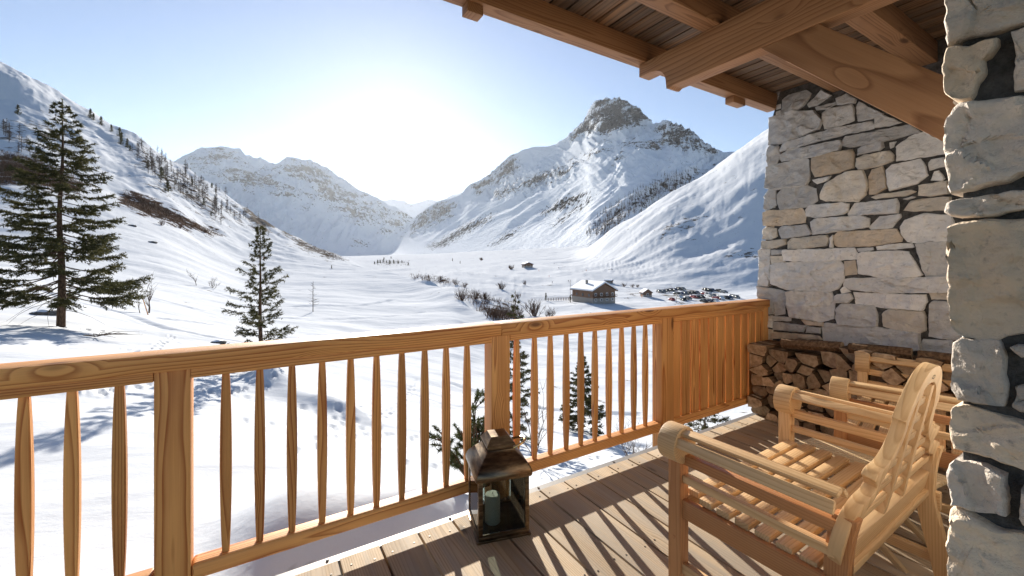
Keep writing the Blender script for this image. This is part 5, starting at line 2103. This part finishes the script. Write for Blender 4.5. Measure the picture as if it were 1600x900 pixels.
# rocks and a fallen branch on the snow
def rock_obj(label, base, s, seed, snowcap=True):
    bm = bmesh.new()
    bmesh.ops.create_icosphere(bm, subdivisions=3, radius=1)
    for v in bm.verts:
        k = 1 + .35 * mnoise.noise(v.co * 1.3 + Vector((seed, 0, 0))) + .12 * mnoise.noise(v.co * 4 + Vector((0, seed, 0)))
        v.co = Vector((v.co.x * s * 1.4 * k, v.co.y * s * k, v.co.z * s * .6 * k))
    mb = MB()
    mi = [1 if f.normal.z > .72 and snowcap else 0 for f in bm.faces]
    bm.verts.index_update()
    mb.add([v.co.copy() for v in bm.verts], [[v.index for v in f.verts] for f in bm.faces], mi)
    bm.free()
    return tag(mb.build('boulder', [M['rock'], M['cap']], smooth=40, loc=base), label, 'rock')


n = NT('dark_rock')
P = n.coords()
f = n.noise(P, 7.0, 5.0, .65)
M['rock'] = n.set(color=n.ramp(f, [(.35, (.05, .045, .04)), (.7, (.20, .18, .16))]), rough=.9, normal=n.bump(f, .7, .05))
M['cap'] = plain('snow_cap', (.72, .745, .785), .7)
rock_obj('dark boulder with snow on top beside the trunk of the tall spruce', hit(68, 492), .42, 1)
rock_obj('small snow-topped boulder on the slope right of the tall spruce', hit(237, 379), .9, 2)
rock_obj('flat dark stone on the snow slope above the saplings', hit(206, 353), 1.0, 3)
rock_obj('snow-covered boulder just above the handrail left of the small spruce', hit(340, 536), .25, 4)
rock_obj('dark stone lying at the edge of the deck below the railing at the left', Vector((.02, 2.55, ground_at(.02, 2.55) + .05)), .17, 9)
mb = MB()
rr = random.Random(3)
for k in range(9):
    a = Vector((rr.uniform(-.1, .1), rr.uniform(-.1, .1), .06))
    mb.tube([a, a + Vector((rr.uniform(-.5, .9), rr.uniform(-.5, .1), .12)), a + Vector((rr.uniform(-.3, 1.4), rr.uniform(-.9, .2), .02))], [.014, .01, .004], 5, cap=False)
o = mb.build('fallen_branch', M['twig'], smooth=0, loc=hit(150, 528))
tag(o, 'broken spruce branch lying on the snow right of the tall trunk', 'branch')
# ------------------------------------------------------------------ chalets, car park and skiers in the valley
M['chalet_wood'] = plain('chalet_timber', (.17, .095, .055), .8)
M['chalet_stone'] = plain('chalet_masonry', (.30, .27, .235), .9)
M['window'] = plain('window_glass', (.06, .075, .09), .08, 0, .8)
M['white'] = plain('white_frame', (.75, .74, .72), .5)
M['red_roof'] = plain('red_brown_boards', (.22, .07, .05), .7)


def house(name, label, base, rotz, L, W, Hs, Hr, snow=.6, stone=.45, rows=2, cols=4, over=.8, roofmat=None, chim=True):
    """Gabled chalet: gable faces local -y, ridge along y."""
    t = thing(name, label, 'building', base, rotz)
    m = MB()
    m.box((-W / 2, 0, -2.5), (W / 2, L, Hs * stone))
    w0 = m.build('stone_base', M['chalet_stone'], t)
    m = MB()
    pr = [(-W / 2, Hs * stone), (W / 2, Hs * stone), (W / 2, Hs), (0, Hs + Hr), (-W / 2, Hs)]
    m.prism(pr, .02, L - .02, lambda u, v, w: Vector((u * .995, w, v)))
    w1 = m.build('wall', M['chalet_wood'], t)
    sl = Hr / (W / 2)
    for nm, th0, th1, mt in (('roof', 0.0, .28, roofmat or M['chalet_wood']), ('roof_snow', .28, .28 + snow, M['cap'])):
        m = MB()
        e = W / 2 + over
        o2 = over if nm == 'roof' else over * .9
        e2 = W / 2 + o2
        pr = [(-e2, Hs - sl * o2 + th0), (0, Hs + Hr + th0), (e2, Hs - sl * o2 + th0), (e2, Hs - sl * o2 + th1), (0, Hs + Hr + th1), (-e2, Hs - sl * o2 + th1)]
        m.prism(pr, -over * 1.2 + (.1 if nm != 'roof' else 0), L + over, lambda u, v, w: Vector((u, w, v)))
        rf = m.build(nm, mt, t)
    if chim:
        m = MB()
        m.box((-W * .22 - .4, L * .55, Hs + Hr * .4), (-W * .22 + .4, L * .55 + .8, Hs + Hr + 1.1))
        m.build('chimney', M['chalet_stone'], rf)
    for r_ in range(rows):
        for c in range(cols):
            z = Hs * (.18 + .78 * r_ / max(rows, 1)) + .2
            x = -W / 2 + W * (c + .5) / cols
            m = MB()
            m.box((x - .55, -.07, z), (x + .55, -.022, z + 1.25))
            wf = m.build('window', M['white'], t)
            m = MB()
            m.box((x - .42, -.09, z + .12), (x + .42, -.071, z + 1.13))
            m.build('pane', M['window'], wf)
    for c in range(3):
        z = Hs * .55
        y = L * (c + .6) / 3.4
        for s in (-1,):
            m = MB()
            m.box((s * W / 2 - .06, y - .5, z), (s * W / 2 - .022, y + .5, z + 1.1))
            m.build('window', M['window'], t)
    if rows > 1:
        m = MB()
        m.box((-W / 2 - .1, -1.2, Hs * .52), (W / 2 + .1, -.025, Hs * .52 + .15))
        for k in range(15):
            x = -W / 2 + W * k / 14
            m.box((x - .06, -1.2, Hs * .52 + .15), (x + .06, -1.1, Hs * .52 + 1.1))
        m.box((-W / 2 - .1, -1.22, Hs * .52 + 1.0), (W / 2 + .1, -1.08, Hs * .52 + 1.12))
        m.build('balcony', M['chalet_wood'], t)
    return t


def look(p):
    """Angle that turns local -y towards the eye."""
    return math.atan2(-p[0], p[1])


h = hit(944, 475, 60)
s_ = h.length / 178.0
house('chalet', 'large stone and timber chalet with snowy gable roof just above the handrail', h, math.atan2(h.y, h.x) - R(90) + R(38), 15 * s_, 11.5 * s_, 5.6 * s_, 3.0 * s_)
h = hit(911, 469, 60)
house('shed', 'low flat snowy annex shed left of the large chalet', h, math.atan2(h.y, h.x) - R(90) + R(30), 4, 7, 2.0, .5, rows=0, chim=False, over=.4)
h = hit(826, 418, 200)
k = h.length / 420.0
house('hut', 'small far hut with red-brown boards and snowy roof on the valley floor', h, math.atan2(h.y, h.x) - R(90) + R(20), 8 * k, 9 * k, 3.2 * k, 1.6 * k, rows=1, cols=2, chim=False, roofmat=M['red_roof'])
h = hit(1012, 464, 60)
house('hut', 'small dark wooden kiosk hut at the left end of the car park', h, math.atan2(h.y, h.x) - R(90) + R(25), 4, 4.5, 2.2, 1.5, snow=.15, rows=1, cols=1, chim=False, over=.4)
h = hit(957, 443, 150)
if h:
    house('shed', 'tiny white-roofed shed on the piste behind the large chalet', h, math.atan2(h.y, h.x) - R(90) + R(80), 5, 4, 1.8, .6, rows=0, chim=False, over=.3)

# fence along the chalet terrace
A, B_ = hit(857, 470, 60), hit(903, 468, 60)
m = MB()
ft = thing('terrace_fence', 'thin wooden rail fence along the snowy terrace left of the chalet', 'fence', A)
n_ = 13
for k in range(n_):
    p = A.lerp(B_, k / (n_ - 1))
    p.z = ground_at(p.x, p.y)
    m = MB()
    m.box(p - A + Vector((-.08, -.08, -.4)), p - A + Vector((.08, .08, 1.3)))
    m.build('post', M['chalet_wood'], ft)
for zz in (.6, 1.2):
    m = MB()
    pts = []
    for k in range(n_):
        p = A.lerp(B_, k / (n_ - 1))
        p.z = ground_at(p.x, p.y) + zz
        pts.append(p - A)
    m.tube(pts, .07, 5)
    m.build('rail', M['chalet_wood'], ft)


# cars
def car_mesh(bm_name, paint, van=False):
    t = thing('parked_car', 'car', 'car')
    L, W, H = (4.9, 1.9, 1.95) if van else (4.3, 1.78, 1.48)
    sec = [(-L / 2, .35, .62), (-L / 2 + .1, .30, .86), (-L * .30, .28, .95), (-L * .17, .28, H * .97), (L * .22, .28, H), (L * .40, .28, H * (.97 if van else .72)), (L / 2 - .03, .3, H * (.8 if van else .63)), (L / 2, .36, .6)]
    m = MB()
    vv, ff = [], []
    for x, zb, zt in sec:
        sh = .80 if zt > 1.05 else .94
        vv += [(x, -W / 2 * .94, zb), (x, -W / 2, min(.72, zt - .05)), (x, -W / 2 * .97, min(.92, zt - .02)), (x, -W / 2 * sh, zt), (x, W / 2 * sh, zt), (x, W / 2 * .97, min(.92, zt - .02)), (x, W / 2, min(.72, zt - .05)), (x, W / 2 * .94, zb)]
    for i in range(len(sec) - 1):
        for k in range(8):
            ff.append((i * 8 + k, i * 8 + (k + 1) % 8, i * 8 + 8 + (k + 1) % 8, i * 8 + 8 + k))
    ff += [tuple(range(8))[::-1], tuple(len(vv) - 8 + k for k in range(8))]
    m.add(vv, ff)
    m.build('body', paint, t, smooth=30)
    m = MB()
    for s in (-1, 1):
        y = s * (W / 2 * .905)
        m.add([(-L * .22, s * W / 2 * .955, .98), (L * .36, s * W / 2 * .955, .98), (L * .27, y * .965, H * .92), (-L * .135, y * .965, H * .92)], [(0, 1, 2, 3)])
    m.add([(-L * .285, -W * .43, .985), (-L * .285, W * .43, .985), (-L * .185, W * .385, H * .93), (-L * .185, -W * .385, H * .93)], [(0, 1, 2, 3)])
    m.build('windows', M['window'], t, smooth=0)
    for sx in (-.31, .31):
        for sy in (-1, 1):
            m = MB()
            m.tube([(sx * L, sy * (W / 2 - .18), .32), (sx * L, sy * (W / 2 + .012), .32)], .32, 12)
            m.build('wheel', M['wick'], t, smooth=30)
    return t


paints = {}
for nm, c in dict(black=(.015, .016, .018), grey=(.12, .13, .14), white=(.7, .7, .7), red=(.22, .02, .02), blue=(.03, .05, .10)).items():
    paints[nm] = car_mesh(nm, plain('paint_' + nm, c, .25, .2, .5), nm == 'white')
carspots = [(1030, 457, 'grey'), (1036, 457, 'grey'), (1042, 456, 'black'), (1048, 455, 'black'), (1054, 455, 'blue'), (1060, 453, 'black'), (1066, 453, 'grey'),
            (1058, 461, 'black'), (1064, 461, 'blue'), (1070, 460, 'grey'), (1076, 460, 'black'), (1082, 459, 'black'), (1088, 459, 'grey'),
            (1102, 454, 'black'), (1107, 455, 'black'), (1112, 455, 'blue'), (1123, 456, 'black'), (1131, 458, 'grey'),
            (1084, 466, 'red'), (1090, 466, 'black'), (1096, 466, 'black'), (1102, 461, 'red'), (1108, 463, 'white'), (1114, 464, 'grey'), (1119, 468, 'red'), (1126, 468, 'white'), (1133, 467, 'black'), (1139, 467, 'blue'), (1145, 465, 'black'), (1150, 466, 'grey'),
            (1050, 470, 'red'), (1068, 470, 'black'), (1100, 472, 'black'), (1110, 472, 'blue'), (1118, 473, 'white'), (1062, 467, 'white'), (1075, 468, 'grey')]
usedc = set()
cars_of = {}
cr = random.Random(4)
for px, py, c in carspots:
    h = hit(px, py, 100)
    if h is None:
        continue
    o = paints[c] if c not in usedc else copy_tree(paints[c])
    usedc.add(c)
    o.location = h + Vector((0, 0, .02))
    o.rotation_euler = (0, 0, R(62) + cr.uniform(-.12, .12))
    kk = min(1.25, max(.8, h.length / 215))
    o.scale = (kk, kk, kk)
    cars_of.setdefault(c, []).append((px, o))
    o['label'] = {'black': 'black car parked in the snowy valley car park', 'grey': 'grey car parked in the snowy valley car park', 'white': 'white van parked in the snowy valley car park',
                  'red': 'red car parked in the snowy valley car park', 'blue': 'dark blue car parked in the snowy valley car park'}[c]
    o['group'] = c + (' vans' if c == 'white' else ' cars') + ' in the valley car park'

for c, lst in cars_of.items():
    for k, (px, o) in enumerate(sorted(lst, key=lambda q: q[0])):
        o['label'] = '%s %s from the left among those in the snowy valley car park' % (ORD[k], {'black': 'black car', 'grey': 'grey car', 'white': 'white van', 'red': 'red car', 'blue': 'dark blue car'}[c])
# skiers: small figures, each one skinned surface
def person_mesh(name):
    me = bpy.data.meshes.new(name)
    P = [(0, 0, .95), (0, 0, 1.2), (0, 0, 1.45), (0, 0, 1.56), (0, 0, 1.72), (.12, 0, .88), (.15, .10, .48), (.16, 0, .06), (-.12, 0, .88), (-.15, .10, .48), (-.16, 0, .06),
         (.22, 0, 1.42), (.34, .08, 1.14), (.30, .32, 1.04), (-.22, 0, 1.42), (-.34, .08, 1.14), (-.30, .32, 1.04)]
    E = [(0, 1), (1, 2), (2, 3), (3, 4), (0, 5), (5, 6), (6, 7), (0, 8), (8, 9), (9, 10), (2, 11), (11, 12), (12, 13), (2, 14), (14, 15), (15, 16)]
    rad = [.16, .17, .16, .07, .115, .11, .085, .07, .11, .085, .07, .09, .065, .05, .09, .065, .05]
    me.from_pydata(P, E, [])
    o = bpy.data.objects.new(name, me)
    link(o)
    md = o.modifiers.new('skin', 'SKIN')
    me.skin_vertices.new() if not me.skin_vertices else None
    for v, r_ in zip(me.skin_vertices[0].data, rad):
        v.radius = (r_, r_ * .8)
    me.skin_vertices[0].data[0].use_root = True
    o.modifiers.new('sub', 'SUBSURF').levels = 1
    dg = bpy.context.evaluated_depsgraph_get()
    me2 = bpy.data.meshes.new_from_object(o.evaluated_get(dg))
    bpy.data.objects.remove(o)
    return me2


pm = person_mesh('person')
pm.update()
jk = {'red': plain('red_jacket', (.45, .03, .02), .7), 'dark': plain('dark_jacket', (.03, .03, .05), .7), 'orange': plain('orange_jacket', (.6, .16, .02), .7)}
ski_mat = plain('ski', (.1, .1, .12), .4)
sk = MB()
for s in (-1, 1):
    sk.box((s * .16 - .04, -.8, -.0), (s * .16 + .04, .85, .02))
sp = [(842, 424, 'red', 'skier in red low on the piste left of the chalet'), (858, 433, 'red', 'skier in red on the piste above the small conifers'), (866, 413, 'dark', 'skier in dark clothes high on the piste, uppermost of all'),
      (873, 420, 'dark', 'skier in dark clothes on the left edge of the groomed piste'), (888, 441, 'dark', 'skier in dark clothes behind the chalet annex'), (916, 424, 'orange', 'skier in orange alone in the middle of the wide piste'),
      (863, 443, 'dark', 'skier in dark clothes near the lower left of the piste'), (1003, 465, 'orange', 'person in an orange jacket standing at the left end of the car park'),
      (412, 406, 'red', 'skier in red crossing the slope behind the top of the small spruce')]
for j, (px, py, c, lb) in enumerate(sp):
    h = hit(px, py, 60)
    if h is None:
        continue
    me = pm.copy()
    me.materials.clear()
    me.materials.append(jk[c])
    o = link(bpy.data.objects.new('person', me))
    o.location = h
    o.rotation_euler = (0, 0, j * 1.1)
    tag(o, lb, 'person')
    s2 = sk.build('skis', ski_mat, o) if 'skier' in lb else None

# posts and poles of the ski area
for px, py, H, lb in [(891, 466, 9, 'thin pole standing beside the little conifer left of the chalet'), (1057, 474, 4.5, 'thin dark sign pole at the near edge of the car park')]:
    h = hit(px, py, 60)
    m = MB()
    m.tube([(0, 0, -.3), (0, 0, H)], [.09, .06], 6)
    m.tube([(-.5, 0, H * .9), (.5, 0, H * .9)], .05, 5)
    o = m.build('pole', M['chalet_wood'], loc=h)
    tag(o, lb, 'pole')
# ------------------------------------------------------------------ air: thin even haze over the valley
bm = bmesh.new()
bmesh.ops.create_cube(bm, size=1.0)
me = bpy.data.meshes.new('haze')
bm.to_mesh(me)
bm.free()
hz = link(bpy.data.objects.new('haze', me))
hz['kind'] = 'stuff'
hz.scale = (30000, 30000, 3000)
hz.location = (5000, 5000, 1300)
hm = bpy.data.materials.new('valley_haze')
hm.use_nodes = True
hm.node_tree.nodes.clear()
hv = hm.node_tree.nodes.new('ShaderNodeVolumePrincipled')
hv.inputs['Density'].default_value = 1.7e-5
hv.inputs['Anisotropy'].default_value = .45
hv.inputs['Color'].default_value = (.87, .92, 1.0, 1)
hu = hm.node_tree.nodes.new('ShaderNodeOutputMaterial')
hm.node_tree.links.new(hv.outputs[0], hu.inputs['Volume'])
me.materials.append(hm)
